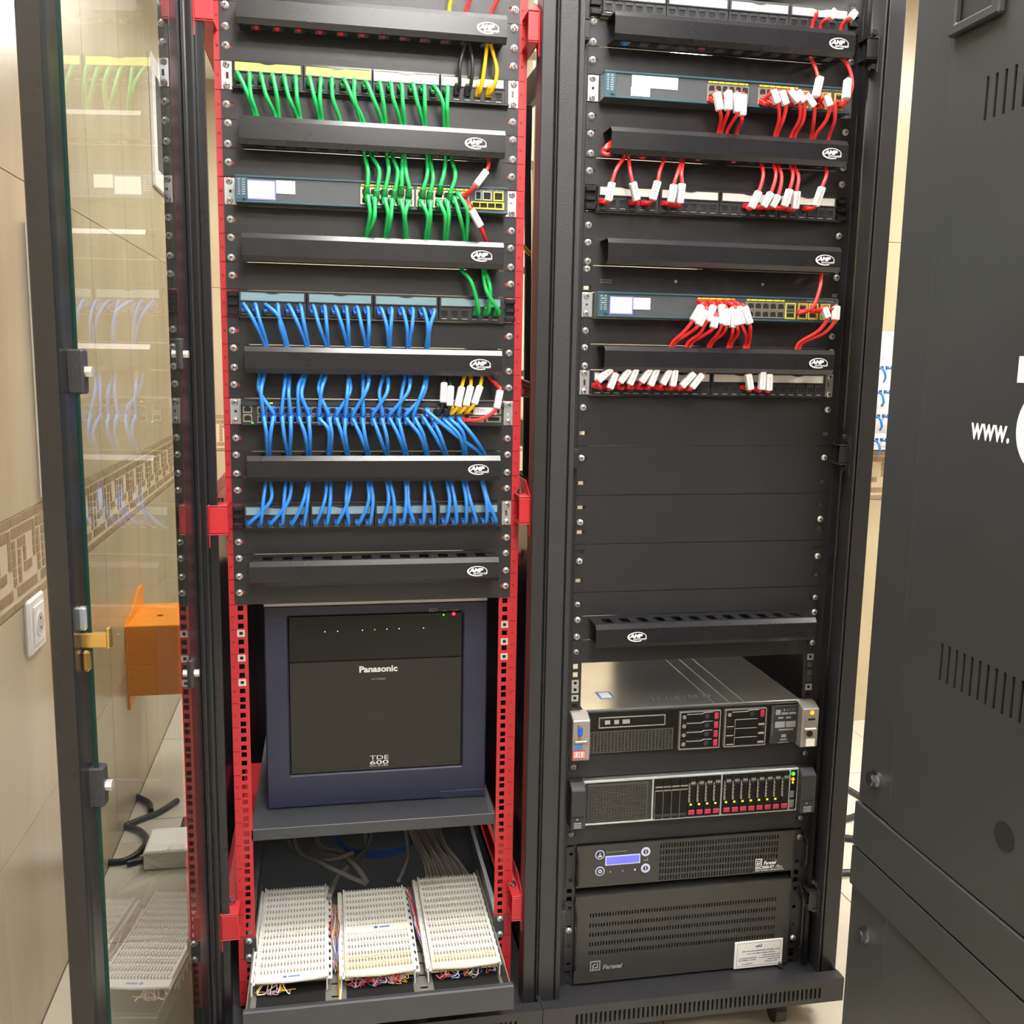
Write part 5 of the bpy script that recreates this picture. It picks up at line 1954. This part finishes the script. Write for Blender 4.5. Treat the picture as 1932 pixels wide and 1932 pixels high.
for ci, (pa, pb, nfull) in enumerate(((1283, 1356, 4), (1368, 1442, 1))):
    xa, xb = rp(pa, 1375, -12)[0], rp(pb, 1375, -12)[0]
    b = MB()
    b.plate(xa - 2, xb + 2, z0 + 4, z0 + 78, FY - 7, FY, [(xa, xb, z0 + 6, z0 + 77)])
    part(b, 'drive_cage', M['server_grey'], srv)
    for k in range(4):
        hdrive(srv, xa, xb, z0 + 77 - (k + 1) * 17.75, z0 + 77 - k * 17.75, FY - 1, k < nfull)
xa, xb = rp(1453, 1370, -9)[0], rp(1509, 1370, -9)[0]
b = MB()
b.box(xa, xb, FY - 3, FY, z0 + 4, z0 + 80)
dp = part(b, 'diagnostic_panel', M['charcoal'], srv, bevel=0.6)
b = MB()
for i in range(14):
    b.box(xa + 3, xa + 4.2, FY - 3.3, FY - 3, z0 + 22 + i * 4, z0 + 24 + i * 4)
    b.box(xb - 4.2, xb - 3, FY - 3.3, FY - 3, z0 + 22 + i * 4, z0 + 24 + i * 4)
for (u0, u1, v0, v1) in ((8, 18, 62, 72), (20, 34, 62, 66), (36, 50, 62, 66), (24, 27, 69, 73), (31, 32, 69, 73), (36, 37, 69, 73), (41, 42, 69, 73), (46, 47, 69, 73),
                         (14, 24, 54, 57), (30, 40, 54, 57), (8, 28, 36, 48), (30, 50, 36, 48), (16, 46, 30, 33), (20, 34, 10, 13), (16, 38, 5, 6.5), (22, 32, 16, 22)):
    b.box(xa + 1 + u0, xa + 1 + u1, FY - 3.3, FY - 3, z0 + v0, z0 + v1)
part(b, 'panel_print', M['print_grey'], dp)
for k in range(2):
    xa, xb = (R.x - 1, R.x + 32) if k == 0 else (R.x + 450, R.x + 484)
    b = MB()
    b.prism([(R.y - 30, z0 + 2), (R.y - 30, z0 + 78), (R.y - 10, z0 + 87), (R.y + 4, z0 + 87), (R.y + 4, z0 - 1), (R.y - 24, z0 - 1)], xa, xb, 'x')
    b.box(xa + 3, xb - 6, R.y - 36, R.y - 30, z0 + 36, z0 + 41)
    ear = part(b, 'ear', M['server_grey'], srv, bevel=1.5)
    yy = R.y - 30
    if k == 0:
        b = MB()
        b.cyl((xa + 13, yy, z0 + 71), 3, -3, 'y', 10)
        b.cyl((xa + 13, yy, z0 + 46), 3, -3, 'y', 10)
        part(b, 'connector_post', M['brass'], ear)
        b = MB()
        b.box(xa + 9, xa + 18, yy - 4, yy, z0 + 50, z0 + 67)
        part(b, 'video_port', M['vga'], ear, bevel=1.5)
        b = MB()
        b.box(xa + 3, xa + 19, yy - 0.6, yy, z0 + 22, z0 + 33)
        part(b, 'blue_sticker', M['blue_sticker'], ear)
        b = MB()
        b.box(xa + 1, xa + 25, yy - 0.8, yy, z0 + 6, z0 + 21)
        rs = part(b, 'red_sticker', M['red_sticker'], ear)
        b = MB()
        b.plate(xa + 3, xa + 12.5, z0 + 8, z0 + 19, yy - 1.0, yy - 0.8, [(xa + 4, xa + 11.5, z0 + 9, z0 + 18)])
        b.plate(xa + 13.5, xa + 23, z0 + 8, z0 + 19, yy - 1.0, yy - 0.8, [(xa + 14.5, xa + 22, z0 + 9, z0 + 18)])
        add_text(b, '1', xa + 6, z0 + 10, 3.6, 7.4, yy - 1.1, bold=0.04)
        add_text(b, '1', xa + 16.6, z0 + 10, 3.6, 7.4, yy - 1.1, bold=0.04)
        part(b, 'sticker_number', M['white'], rs)
    else:
        b = MB()
        b.cyl((xa + 19, yy, z0 + 70), 4, -1.2, 'y', 14)
        part(b, 'power_led', M['led_amber'], ear)
        b = MB()
        b.box(xa + 12, xa + 26, yy - 0.5, yy, z0 + 55, z0 + 59, 0)
        part(b, 'card_slot', M['dark'], ear)
        b = MB()
        b.cyl((xa + 17, yy, z0 + 28), 6, -1.0, 'y', 14, 0)
        part(b, 'thumbscrew', M['dark'], ear)
        b = MB()
        b.box(xa + 10, xa + 28, yy - 0.6, yy, z0 + 3, z0 + 18)
        part(b, 'paper_label', M['lab_cream'], ear)

# ------------------------------------------------------------------ right rack: black server with vertical drives
z0 = rz(R, 9)
sv2 = thing('server', 'black-eared server with twelve upright drives and green lights', 'server', (R.x + 241, R.y + 330, z0), 'rack servers')
FY = R.y - 16
x0, x1 = R.x + 26, R.x + 456
b = MB()
b.box(x0, x1, FY + 3, R.y + 690, z0 + 1, z0 + 87)
part(b, 'chassis', M['steel_dull'], sv2)
cols = [rp(1105, 1515, -16)[0] - 4, rp(1231, 1510, -16)[0], rp(1360, 1505, -16)[0], rp(1488, 1500, -16)[0], x1]
b = MB()
b.plate(x0, x1, z0, z0 + 87.5, FY - 1, FY + 3, [(cols[i] + 1.8, cols[i + 1] - 1.8, z0 + 3.5, z0 + 83.5) for i in range(4)])
part(b, 'front_frame', M['bright_frame'], sv2, bevel=0.4)
b = MB()
b.box(x0 + 2, x1 - 2, FY + 2.2, FY + 2.8, z0 + 3, z0 + 84)
part(b, 'front_backing', M['pbx_black'], sv2)
b = MB()
gx0, gx1 = cols[0] + 2, cols[1] - 2
b.box(gx0, gx1, FY, FY + 2, z0 + 3.6, z0 + 83.4)
part(b, 'grille_panel', M['charcoal'], sv2)
holes = []
n, m = 20, 19
a0, a1, c0, c1 = gx0 + 8, gx1 - 10, z0 + 9, z0 + 78
for i in range(n):
    for j in range(m):
        w, h = (a1 - a0) / n, (c1 - c0) / m
        holes.append((a0 + i * w, a0 + (i + 0.74) * w, c0 + j * h, c0 + (j + 0.62) * h))
b = MB()
b.plate(a0 - 2, a1 + 2, c0 - 2, c1 + 2, FY - 2.0, FY - 0.2, holes)
part(b, 'grille', M['grille'], sv2)


def vdrive(xa, xb, full, lit):
    b = MB()
    b.box(xa + 0.5, xb - 0.5, FY - 4, FY + 2, z0 + 4.5, z0 + 82.5, 0)
    if full:
        w = xb - xa
        b.box(xa + w * 0.3, xb - 1.2, FY - 4.6, FY - 4, z0 + 66, z0 + 76, 1)
        b.box(xa + w * 0.32, xb - 2.2, FY - 5.2, FY - 4.6, z0 + 70, z0 + 74.5, 2)
        b.prism([(xa + 0.8, z0 + 72), (xa + 2.6, z0 + 72), (xa + 3.4, z0 + 40), (xa + 5.0, z0 + 36), (xa + 4, z0 + 33), (xa + 0.8, z0 + 35)], FY - 5.4, FY - 4, 'y', 2)
        for k in range(4):
            b.box(xa + 0.8, xa + 4.4, FY - 5.8, FY - 5.2, z0 + 40 + k * 7, z0 + 43 + k * 7, 2)
    else:
        b.box(xa + 0.8, xb - 0.8, FY - 5, FY - 4, z0 + 67, z0 + 69.5, 2)
        b.box(xa + 0.8, xb - 0.8, FY - 5, FY - 4, z0 + 60, z0 + 62, 2)
        b.box(xa + 2, xb - 2, FY - 4.6, FY - 4, z0 + 8, z0 + 14, 1)
        b.box(xa + 0.2, xa + 0.9, FY - 4.6, FY - 4, z0 + 5, z0 + 60, 2)
    d = part(b, 'drive_tray' if full else 'drive_blank', [M['pbx_black'], M['charcoal'], M['server_grey']], sv2)
    if full:
        c = MB()
        c.box(xa + 2, xb - 2.5, FY - 6, FY - 4, z0 + 9, z0 + 18)
        part(c, 'latch', M['maroon'], d, bevel=0.6)
    if lit:
        c = MB()
        c.box(xa + 4.5, xa + 8.5, FY - 5, FY - 4, z0 + 27.5, z0 + 30.5)
        part(c, 'activity_led', M['led_yellow'], d)


for g, (ca, cb) in enumerate(((cols[1], cols[2]), (cols[2], cols[3]))):
    w = (cb - ca - 5) / 8
    for i in range(8):
        vdrive(ca + 2.5 + i * w, ca + 2.5 + (i + 1) * w, g == 1 or i >= 4, (g == 1 and i < 7) or (g == 0 and i >= 4))
xa, xb = cols[3] + 3, x1 - 3
b = MB()
b.box(xa, xb, FY - 2, FY + 2, z0 + 4, z0 + 83)
cpn = part(b, 'control_panel', M['pbx_black'], sv2)
xm = (xa + xb) / 2 - 3
for (zz, r, m) in ((77, 3.6, 'led_green'), (66, 3.4, 'led_amber'), (59, 2.0, 'led_yellow')):
    b = MB()
    b.cyl((xm, FY - 2, z0 + zz), r, -1.2, 'y', 12)
    part(b, 'control_led', M[m], cpn)
b = MB()
b.box(xm - 4, xm + 4, FY - 3, FY - 2, z0 + 28, z0 + 42)
b.box(xm - 5, xm + 5, FY - 3, FY - 2, z0 + 8, z0 + 24)
part(b, 'usb_port', M['server_grey'], cpn, bevel=0.8)
for k in range(2):
    xa, xb = (R.x - 1, R.x + 27) if k == 0 else (R.x + 456, R.x + 486)
    b = MB()
    b.prism([(R.y - 34, z0 + 1), (R.y - 34, z0 + 78), (R.y - 18, z0 + 88), (R.y + 2, z0 + 88), (R.y + 2, z0 + 1)], xa, xb, 'x')
    ear = part(b, 'ear', M['charcoal'], sv2, bevel=1.5)
    b = MB()
    b.box(xa + 1, xb - 4, R.y - 35.5, R.y - 34, z0 + 26, z0 + 28)
    part(b, 'ear_groove', M['dark'], ear)
    b = MB()
    for j in range(3):
        b.box(xa + 6, xb - 8, R.y - 34.4, R.y - 34, z0 + 5 + j * 4, z0 + 7 + j * 4)
    b.cyl((xa + 12, R.y - 34, z0 + 22), 1.8, -0.4, 'y', 10)
    part(b, 'ear_print', M['print_grey'], ear)

# ------------------------------------------------------------------ right rack: power supply and its battery box
def handle_ears(t, z_a, z_b, yo=0.0):
    for k in range(2):
        xa, xb = (R.x + 0, R.x + 19) if k == 0 else (R.x + 463, R.x + 482)
        b = MB()
        n = int((z_b - z_a) / U)
        hol = [((xa + xb) / 2 - 3.5, (xa + xb) / 2 + 3.5, z_a + 16 + i * (z_b - z_a - 32) / max(1, n) - 3.5, z_a + 16 + i * (z_b - z_a - 32) / max(1, n) + 3.5) for i in range(n + 1)]
        b.plate(xa, xb, z_a + 2, z_b - 2, R.y - 3, R.y - 1, hol)
        e = part(b, 'ear', M['black'], t)
        b = MB()
        xo = R.x + 17 if k == 0 else R.x + 478
        rr = 10
        prof = [(R.y - 3, z_a + 3), (R.y - 22, z_a + 3 + rr), (R.y - 28, z_a + 3 + rr * 2.2), (R.y - 28, z_b - 3 - rr * 2.2), (R.y - 22, z_b - 3 - rr), (R.y - 3, z_b - 3)]
        inner = [(R.y - 3, z_b - 9), (R.y - 19, z_b - 14 - rr), (R.y - 23, z_b - 6 - rr * 2.2), (R.y - 23, z_a + 6 + rr * 2.2), (R.y - 19, z_a + 14 + rr), (R.y - 3, z_a + 9)]
        b.prism(prof + inner, xo, xo + 3, 'x')
        part(b, 'handle', M['gloss_black'], e, bevel=0.5)


def slot_panel(t, xa, xb, za, zb, y, rows, sx0, sx1, n, sh, name, m):
    holes = []
    w = (sx1 - sx0) / n
    for zc in rows:
        for i in range(n):
            holes.append((sx0 + i * w, sx0 + i * w + w * 0.48, zc - sh / 2, zc + sh / 2))
    b = MB()
    b.plate(xa, xb, za, zb, y, y + 2, holes)
    return part(b, name, M[m], t)


def maker_mark(mb, x, z, y, s):
    o = [(x, z), (x + 4 * s, z), (x + 4 * s, z + 4.6 * s), (x + 6 * s, z + 2.6 * s), (x + 8 * s, z), (x + 13 * s, z), (x + 13 * s, z + 13 * s), (x + 3 * s, z + 13 * s), (x, z + 10 * s)]
    mb.plate(x, x + 13 * s, z, z + 13 * s, y - 0.3, y, [(x + 1.2 * s, x + 11.8 * s, z + 1.2 * s, z + 11.6 * s)])
    mb.box(x + 3 * s, x + 4.6 * s, y - 0.3, y, z + 1 * s, z + 9 * s)
    mb.box(x + 3 * s, x + 7 * s, y - 0.3, y, z + 7.6 * s, z + 9 * s)
    mb.box(x + 8.6 * s, x + 10 * s, y - 0.3, y, z + 3 * s, z + 10 * s)
    mb.box(x + 5.4 * s, x + 8.6 * s, y - 0.3, y, z + 3 * s, z + 4.4 * s)


z0 = rz(R, 6)
ups = thing('power_supply', 'black uninterruptible power supply with a small blue display', 'power supply', (R.x + 241, R.y + 250, z0 + 2))
FY = R.y - 8
b = MB()
b.box(R.x + 20, R.x + 461, FY + 6, R.y + 520, z0 + 4, z0 + 86)
part(b, 'housing', M['dark'], ups)
sx0, sx1 = rp(1245, 1620, -8)[0], rp(1470, 1600, -8)[0]
fp = slot_panel(ups, R.x + 20, R.x + 461, z0 + 3, z0 + 87, FY, [z0 + 76 - i * 13.2 for i in range(6)], sx0, sx1, 44, 9.5, 'front_panel', 'ups_black')
pa, pb = rp(1117, 1640, -9), rp(1236, 1640, -9)
b = MB()
b.box(pa[0], pb[0], FY - 0.5, FY, z0 + 14, z0 + 76)
pnl = part(b, 'control_panel', M['ups_black'], ups)
q = rp(1142, 1625, -9)
q2 = rp(1208, 1616, -9)
lz = rp(1175, 1622, -9)[1]
b = MB()
b.box(q[0], q2[0], FY - 1.2, FY - 0.4, lz - 9.5, lz + 9.5, 0)
b.box(q[0] + 2, q2[0] - 2, FY - 1.4, FY - 0.4, lz - 7.5, lz + 7.5, 1)
part(b, 'display', [M['lcd_frame'], M['lcd']], pnl)
for (px, py, fill) in ((1132, 1613, 0), (1132, 1644, 2), (1218.6, 1607, 1), (1218, 1638, 1)):
    u_ = rp(px, py, -9)
    b = MB()
    b.cyl((u_[0], FY - 0.5, u_[1]), 9.2, -0.5, 'y', 22, 0)
    b.cyl((u_[0], FY - 1.0, u_[1]), 7.4 if fill != 1 else 5.0, -0.2, 'y', 22, 1)
    if fill == 0:
        b.box(u_[0] - 1, u_[0] + 1, FY - 1.5, FY - 1.1, u_[1] - 1, u_[1] + 4, 0)
        b.box(u_[0] - 4, u_[0] + 4, FY - 1.5, FY - 1.1, u_[1] - 4.4, u_[1] - 1.4, 0)
    elif fill == 2:
        b.cyl((u_[0], FY - 1.2, u_[1]), 4.0, -0.2, 'y', 16, 0)
        b.cyl((u_[0], FY - 1.4, u_[1]), 1.6, -0.2, 'y', 12, 1)
    else:
        b.box(u_[0] - 1, u_[0] + 1, FY - 1.5, FY - 1.1, u_[1] - 3.6, u_[1] + 3.6, 0)
    part(b, 'button', [M['lcd_frame'], M['charcoal']], pnl)
b = MB()
for (px, py, m) in ((1151.5, 1645, 0), (1175, 1643, 0), (1198, 1641, 1)):
    u_ = rp(px, py, -9)
    b.cyl((u_[0], FY - 0.5, u_[1]), 1.5, -0.6, 'y', 10, m)
part(b, 'indicator_led', [M['print_grey'], M['led_yellow']], pnl)
b = MB()
u_ = rp(1144, 1610, -9)
add_text(b, 'Smart Double Conversion', u_[0], u_[1] + 0.3, rp(1183, 1610, -9)[0] - u_[0], 3.4, FY - 0.8)
u_ = rp(1215, 1623, -9)
b.box(u_[0], u_[0] + 8, FY - 0.8, FY - 0.6, u_[1] - 1.5, u_[1])
b.box(u_[0] + 6.5, u_[0] + 8, FY - 0.8, FY - 0.6, u_[1] - 1.5, u_[1] + 4)
part(b, 'panel_print', M['print_grey'], pnl)
b = MB()
u_ = rp(1425, 1634, -8)
maker_mark(b, u_[0], u_[1] + 1, FY - 0.1, 1.05)
add_text(b, 'Faratel', u_[0] + 17, u_[1] + 1.2, 27, 7.5, FY - 0.3, bold=0.03, shear=0.25)
add_text(b, 'SDC3000-RT', u_[0], u_[1] - 7.4, 40, 6.6, FY - 0.3, bold=0.03)
add_text(b, '-Plus', u_[0] + 41, u_[1] - 7.4, 16, 6.2, FY - 0.3, shear=0.35)
add_text(b, 'SMART DOUBLE CONVERSION UPS', u_[0], u_[1] - 11.6, 60, 2.8, FY - 0.3, bold=0.02)
part(b, 'printed_name', M['print_white'], ups)
handle_ears(ups, z0 + 2, z0 + 87)
inst(SCREW_B, 'screw', ups, (R.x + 473.85, R.y - 3, z0 + 70))

z0 = R.z + 26
bat = thing('battery_box', 'black battery box with slotted front and a white card, bottom of the right rack', 'battery box', (R.x + 241, R.y + 250, z0))
b = MB()
b.box(R.x + 20, R.x + 461, FY + 6, R.y + 520, z0, z0 + 178)
part(b, 'housing', M['dark'], bat)
sx0, sx1 = rp(1113, 1730, -8)[0], rp(1466, 1710, -8)[0]
rows = [rp(1114, py, -8)[1] for py in (1727, 1746, 1763.5, 1781, 1798)]
slot_panel(bat, R.x + 20, R.x + 461, z0, z0 + 179, FY, [r_ - 1 for r_ in rows], sx0, sx1, 69, 8.5, 'front_panel', 'ups_black')
b = MB()
b.box(R.x + 20, R.x + 461, FY, R.y + 30, z0 + 179, z0 + 180.5)
part(b, 'top_edge', M['ups_black'], bat)
b = MB()
u_ = rp(1113, 1833, -8)
maker_mark(b, u_[0], u_[1] + 1, FY - 0.1, 1.55)
add_text(b, 'Faratel', u_[0] + 25, u_[1] + 2, 40, 9.5, FY - 0.3, bold=0.03, shear=0.25)
part(b, 'printed_name', M['print_grey'], bat)
handle_ears(bat, z0 + 24, z0 + 172)
for xx in (8.75, 473.85):
    inst(SCREW, 'screw', bat, (R.x + xx, R.y - 3, rp(1076, 1753, 0)[1] if xx < 100 else rp(1498, 1767, 0)[1]))
# white card leaning against the box
ca, cb = rp(1386, 1800, -11), rp(1476, 1795, -11)
cz0, cz1 = rp(1430, 1824, -11)[1], rp(1430, 1775, -11)[1]
card = thing('notice_card', 'small white printed card on the front of the battery box', 'card', ((ca[0] + cb[0]) / 2, FY - 2, cz0))
b = MB()
b.box(ca[0], cb[0], FY - 3, FY - 0.4, cz0, cz1)
part(b, 'card', M['white'], card, bevel=0.3)
b = MB()
W = cb[0] - ca[0]
H = cz1 - cz0
b.plate(ca[0] + 5, cb[0] - 5, cz0 + 4, cz1 - 3, FY - 3.2, FY - 3.0, [(ca[0] + 5.5, cb[0] - 5.5, cz0 + 4.5, cz1 - 3.5)])
rnd = random.Random(5)
# heading mark: two hooked strokes and dots, then rows of illegible script
hx, hz_ = ca[0] + W * 0.46, cz1 - 13
b.box(hx, hx + 10, FY - 3.3, FY - 3.0, hz_, hz_ + 1.8)
b.box(hx + 8.4, hx + 10, FY - 3.3, FY - 3.0, hz_, hz_ + 6)
b.box(hx + 3, hx + 4.6, FY - 3.3, FY - 3.0, hz_, hz_ + 5)
b.box(hx - 2, hx, FY - 3.3, FY - 3.0, hz_ - 1, hz_ + 3)
for (fr0, fr1, v) in ((0.16, 0.9, 0.62), (0.26, 0.84, 0.52), (0.58, 0.92, 0.42), (0.52, 0.92, 0.34), (0.1, 0.44, 0.36), (0.09, 0.44, 0.28), (0.68, 0.92, 0.26), (0.64, 0.88, 0.18), (0.16, 0.36, 0.14)):
    xx = ca[0] + W * fr0
    while xx < ca[0] + W * fr1:
        w = rnd.uniform(1.2, 3.6)
        b.box(xx, xx + w, FY - 3.25, FY - 3.0, cz0 + H * v, cz0 + H * v + rnd.uniform(0.8, 1.9))
        xx += w + rnd.uniform(0.3, 1.2)
part(b, 'printed_lines', M['ink'], card)

# ------------------------------------------------------------------ inside and behind the racks
for i in range(5):
    pp = [(992 + (i % 3) * 4, 200), (994 + (i % 2) * 4, 520), (990 + (i % 3) * 4, 900), (986 + (i % 2) * 5, 1300)]
    b = MB()
    b.tube(catmull(path(CP, pp, (300, 320, 300, 280)), 6), 5, 8)
    solo(b, 'riser_cable', M['blackc'], '%s black riser cable from the left beside the right red rail' % nth(i, 5), 'cable', path(CP, pp, (300, 320, 300, 280))[-1], 'black riser cables')
for i in range(4):
    pp = [(975 + i * 3, 714 + i * 8), (985, 720 + i * 8), (996, 724 + i * 7)]
    b = MB()
    b.tube(catmull(path(CP, pp, (170, 190, 210)), 5), 5, 8)
    solo(b, 'power_cable', M['orangec'], '%s orange-brown cable from the top crossing behind the right red rail' % nth(i, 4), 'cable', path(CP, pp, (170, 190, 210))[0], 'orange-brown cables')
for i in range(3):
    pp = [(978 + i * 4, 1040), (984 + i * 4, 1065), (990 + i * 3, 1095), (984, 1180), (974 + i * 3, 1240)]
    b = MB()
    b.tube(catmull(path(CP, pp, (150, 170, 190, 200, 200)), 5), 6, 8)
    solo(b, 'power_cable', M['orangec'], '%s orange-brown cable from the left hanging behind the right red rail' % nth(i, 3), 'cable', path(CP, pp, (150, 170, 190, 200, 200))[-1], 'orange-brown cables')
b = MB()
b.tube(catmull(path(CP, ((976, 455), (990, 468), (1000, 480)), (200, 210, 220)), 5), 4, 8)
solo(b, 'cable', M['yellow'], 'yellow cable crossing behind the right red rail', 'cable', aty(976, 455, 200))
# wire ladder behind the racks
lad = thing('cable_ladder', 'pale cable ladder standing behind the racks', 'cable ladder', (640, 800, FLOOR))
for xx in (600, 676):
    b = MB()
    b.box(xx, xx + 8, 800, 830, FLOOR, 2400)
    part(b, 'upright', M['stone_cream'], lad)
for i in range(9):
    b = MB()
    b.box(600, 684, 804, 826, 100 + i * 260, 116 + i * 260)
    part(b, 'rung', M['stone_cream'], lad)

# partition wall at the right rear, with a white wall rack
mb = MB()
PY = 1450.0
mb.box(1500, RX1 - 2, PY + 8, PY + 150, FLOOR - 6, CEIL)
pw = struct(mb, 'wall_partition', M['grout'])
for (za, zb) in ((FLOOR, SB0 - 2), (SB1 + 2, 1600), (1602, CEIL)):
    me = MB().box(0, 447.5, 0, 8, 0, zb - za).mesh('partition_tile', M['wall'])
    for i in range(4):
        inst(me, 'tile', pw, (1500 + i * 450, PY, za))
b = MB()
b.box(1500, RX1 - 2, PY + 0.5, PY + 8, SB0, SB1)
tr4 = struct(b, 'trim_4', M['stone_cream'])
b = MB()
for un in range(10):
    for (u, v, w, h) in KB:
        xx = 1500 + 3 + un * 152
        if xx + u + w < RX1 - 4:
            b.box(xx + u, xx + u + w, PY - 1.1, PY + 0.5, SB0 + v, SB0 + v + h)
part(b, 'border_stones', M['stone_brown'], tr4, kind='stuff')
xw = aty(1668, 740, 1250).x
wr = thing('wall_rack', 'white wall rack with blue cables glimpsed behind the right rack', 'wall rack', (xw, 1400, 905))
b = MB()
b.box(xw - 250, xw + 250, 1300, 1446, 905, 909)
b.box(xw - 250, xw + 250, 1440, 1446, 909, 1300)
b.box(xw - 250, xw - 246, 1300, 1440, 909, 1300)
b.box(xw + 246, xw + 250, 1300, 1440, 909, 1300)
part(b, 'frame', M['plastic_white'], wr)
for k, zz in enumerate((925, 1005, 1085, 1165)):
    b = MB()
    b.box(xw - 244, xw + 244, 1302, 1320, zz, zz + 34, 0)
    for i in range(24):
        b.box(xw - 222 + i * 18, xw - 211 + i * 18, 1300, 1303, zz + 8, zz + 18, 1)
    part(b, 'port_strip', [M['plastic_white'], M['slate']], wr)
    b = MB()
    for i in range(0, 24, 2):
        xx = xw - 216 + i * 18
        b.tube(catmull([(xx, 1304, zz + 12), (xx + 3, 1270, zz + 6), (xx + 12, 1268, zz - 18), (xx + 20, 1290, zz - 34)], 5), 4, 6)
    part(b, 'patch_cables', M['blue'], wr, kind='stuff')

# things on the floor and on the left wall, seen through the glass door
yo = atx(236, 1200, WALLX).y
oz1, oz0 = aty(300, 1180, yo).z, aty(318, 1311, yo).z
bx0, bx1 = WALLX, aty(392, 1200, yo).x
ob = thing('orange_cabinet', 'orange sheet-metal box on the left wall, seen through the glass door', 'metal box', (WALLX, yo + 130, oz0))
b = MB()
b.box(bx0, bx1, yo, yo + 260, oz0, oz1)
part(b, 'body', M['orange'], ob, bevel=2)
b = MB()
b.prism([(yo, oz0 - 40), (yo - 6, oz1), (yo + 40, oz1 + 24), (yo + 60, oz1 + 12), (yo + 200, oz1 + 62), (yo + 260, oz1 + 62), (yo + 260, oz0)], bx0, bx0 + 6, 'x')
part(b, 'back_plate', M['orange'], ob, bevel=1)
for k, xx in enumerate((0.35, 0.8)):
    b = MB()
    b.cyl((bx0 + (bx1 - bx0) * xx, yo + 110, oz1), 9, 0.5, 'z', 16)
    part(b, 'lid_hole', M['dark'], ob)
# socket on the wall
c0 = atx(62, 1176, WALLX)
so = thing('wall_socket', 'white plastic wall socket on the tiled wall under the mosaic border', 'wall socket', (WALLX, c0.y, c0.z))
b = MB()
b.box(WALLX, WALLX + 9, c0.y - 52, c0.y + 52, c0.z - 54, c0.z + 54)
part(b, 'cover_plate', M['plastic_white'], so, bevel=5)
b = MB()
b.box(WALLX + 9, WALLX + 12, c0.y - 28, c0.y + 36, c0.z - 38, c0.z + 38)
ins = part(b, 'insert', M['plastic_white'], so, bevel=1.5)
b = MB()
b.cyl((WALLX + 12, c0.y + 4, c0.z), 25, 1.2, 'x', 28, 0)
b.cyl((WALLX + 13.2, c0.y + 4, c0.z), 20, 0.3, 'x', 28, 1)
for dz in (-9.5, 9.5):
    b.cyl((WALLX + 13.5, c0.y + 4, c0.z + dz), 3, 0.3, 'x', 12, 2)
part(b, 'outlet', [M['plastic_white'], M['socket_shade'], M['dark']], ins)
# white trunking strip on the wall behind the door stile
t0 = atx(50, 420, WALLX)
b = MB()
b.box(WALLX, WALLX + 14, t0.y - 12, t0.y + 12, SB1 + 10, t0.z)
b.box(WALLX, WALLX + 16, t0.y - 14, t0.y - 12, SB1 + 10, t0.z)
solo(b, 'wall_trunking', M['plastic_white'], 'white vertical cable trunking on the left wall beside the door stile', 'trunking', (WALLX, t0.y, SB1 + 10), bevel=1)
# notice board high on the wall
n0, n1 = atx(279, 120, WALLX), atx(283, 345, WALLX)
b = thing('notice_board', 'white notice board high on the left wall, seen through the glass door', 'notice board', (WALLX, n0.y + 300, n1.z))
nb = b
b = MB()
b.box(WALLX, WALLX + 12, n0.y, n0.y + 620, n1.z, n0.z + 40)
part(b, 'board', M['plastic_white'], nb, bevel=2)
b = MB()
b.box(WALLX + 12, WALLX + 13, n0.y + 60, n0.y + 560, n1.z + 60, n0.z - 20)
part(b, 'sheet', M['slate'], nb)
# loose cables and a white box on the floor by the left wall
for i, (pp) in enumerate(([(180, 1478), (230, 1492), (278, 1512), (285, 1530)], [(178, 1545), (220, 1556), (262, 1566), (276, 1590), (240, 1622), (185, 1628)],
                          [(225, 1562), (260, 1548), (300, 1532), (335, 1510)], [(350, 1545), (338, 1580), (300, 1610), (240, 1630)])):
    b = MB()
    pts = [atz(q[0], q[1], FLOOR + 9) for q in pp]
    b.tube(catmull(pts, 7), 8, 8)
    solo(b, 'floor_cable', M['blackc'], '%s black cable lying on the floor behind the glass door' % nth(i, 4), 'cable', pts[0] - Vector((0, 0, 9)), 'black cables on the floor')
p = atz(318, 1640, FLOOR)
b = MB()
b.box(p.x - 60, p.x + 130, p.y, p.y + 130, FLOOR, FLOOR + 50)
solo(b, 'floor_box', M['plastic_white'], 'low white box on the floor beside the red-railed rack', 'box', (p.x, p.y, FLOOR), bevel=4)
for i, pp in enumerate(([(1560, 1470), (1606, 1492), (1640, 1520), (1612, 1540), (1560, 1552)], [(1550, 1574), (1606, 1582), (1680, 1592)], [(1540, 1655), (1600, 1646), (1680, 1656)])):
    b = MB()
    pts = [atz(q[0], q[1], FLOOR + 9) for q in pp]
    b.tube(catmull(pts, 7), 9, 8)
    solo(b, 'floor_cable', M['blackc'], '%s black floor cable from the back, right of the right rack' % nth(i, 3), 'cable', pts[0] - Vector((0, 0, 9)), 'black cables right of the racks')
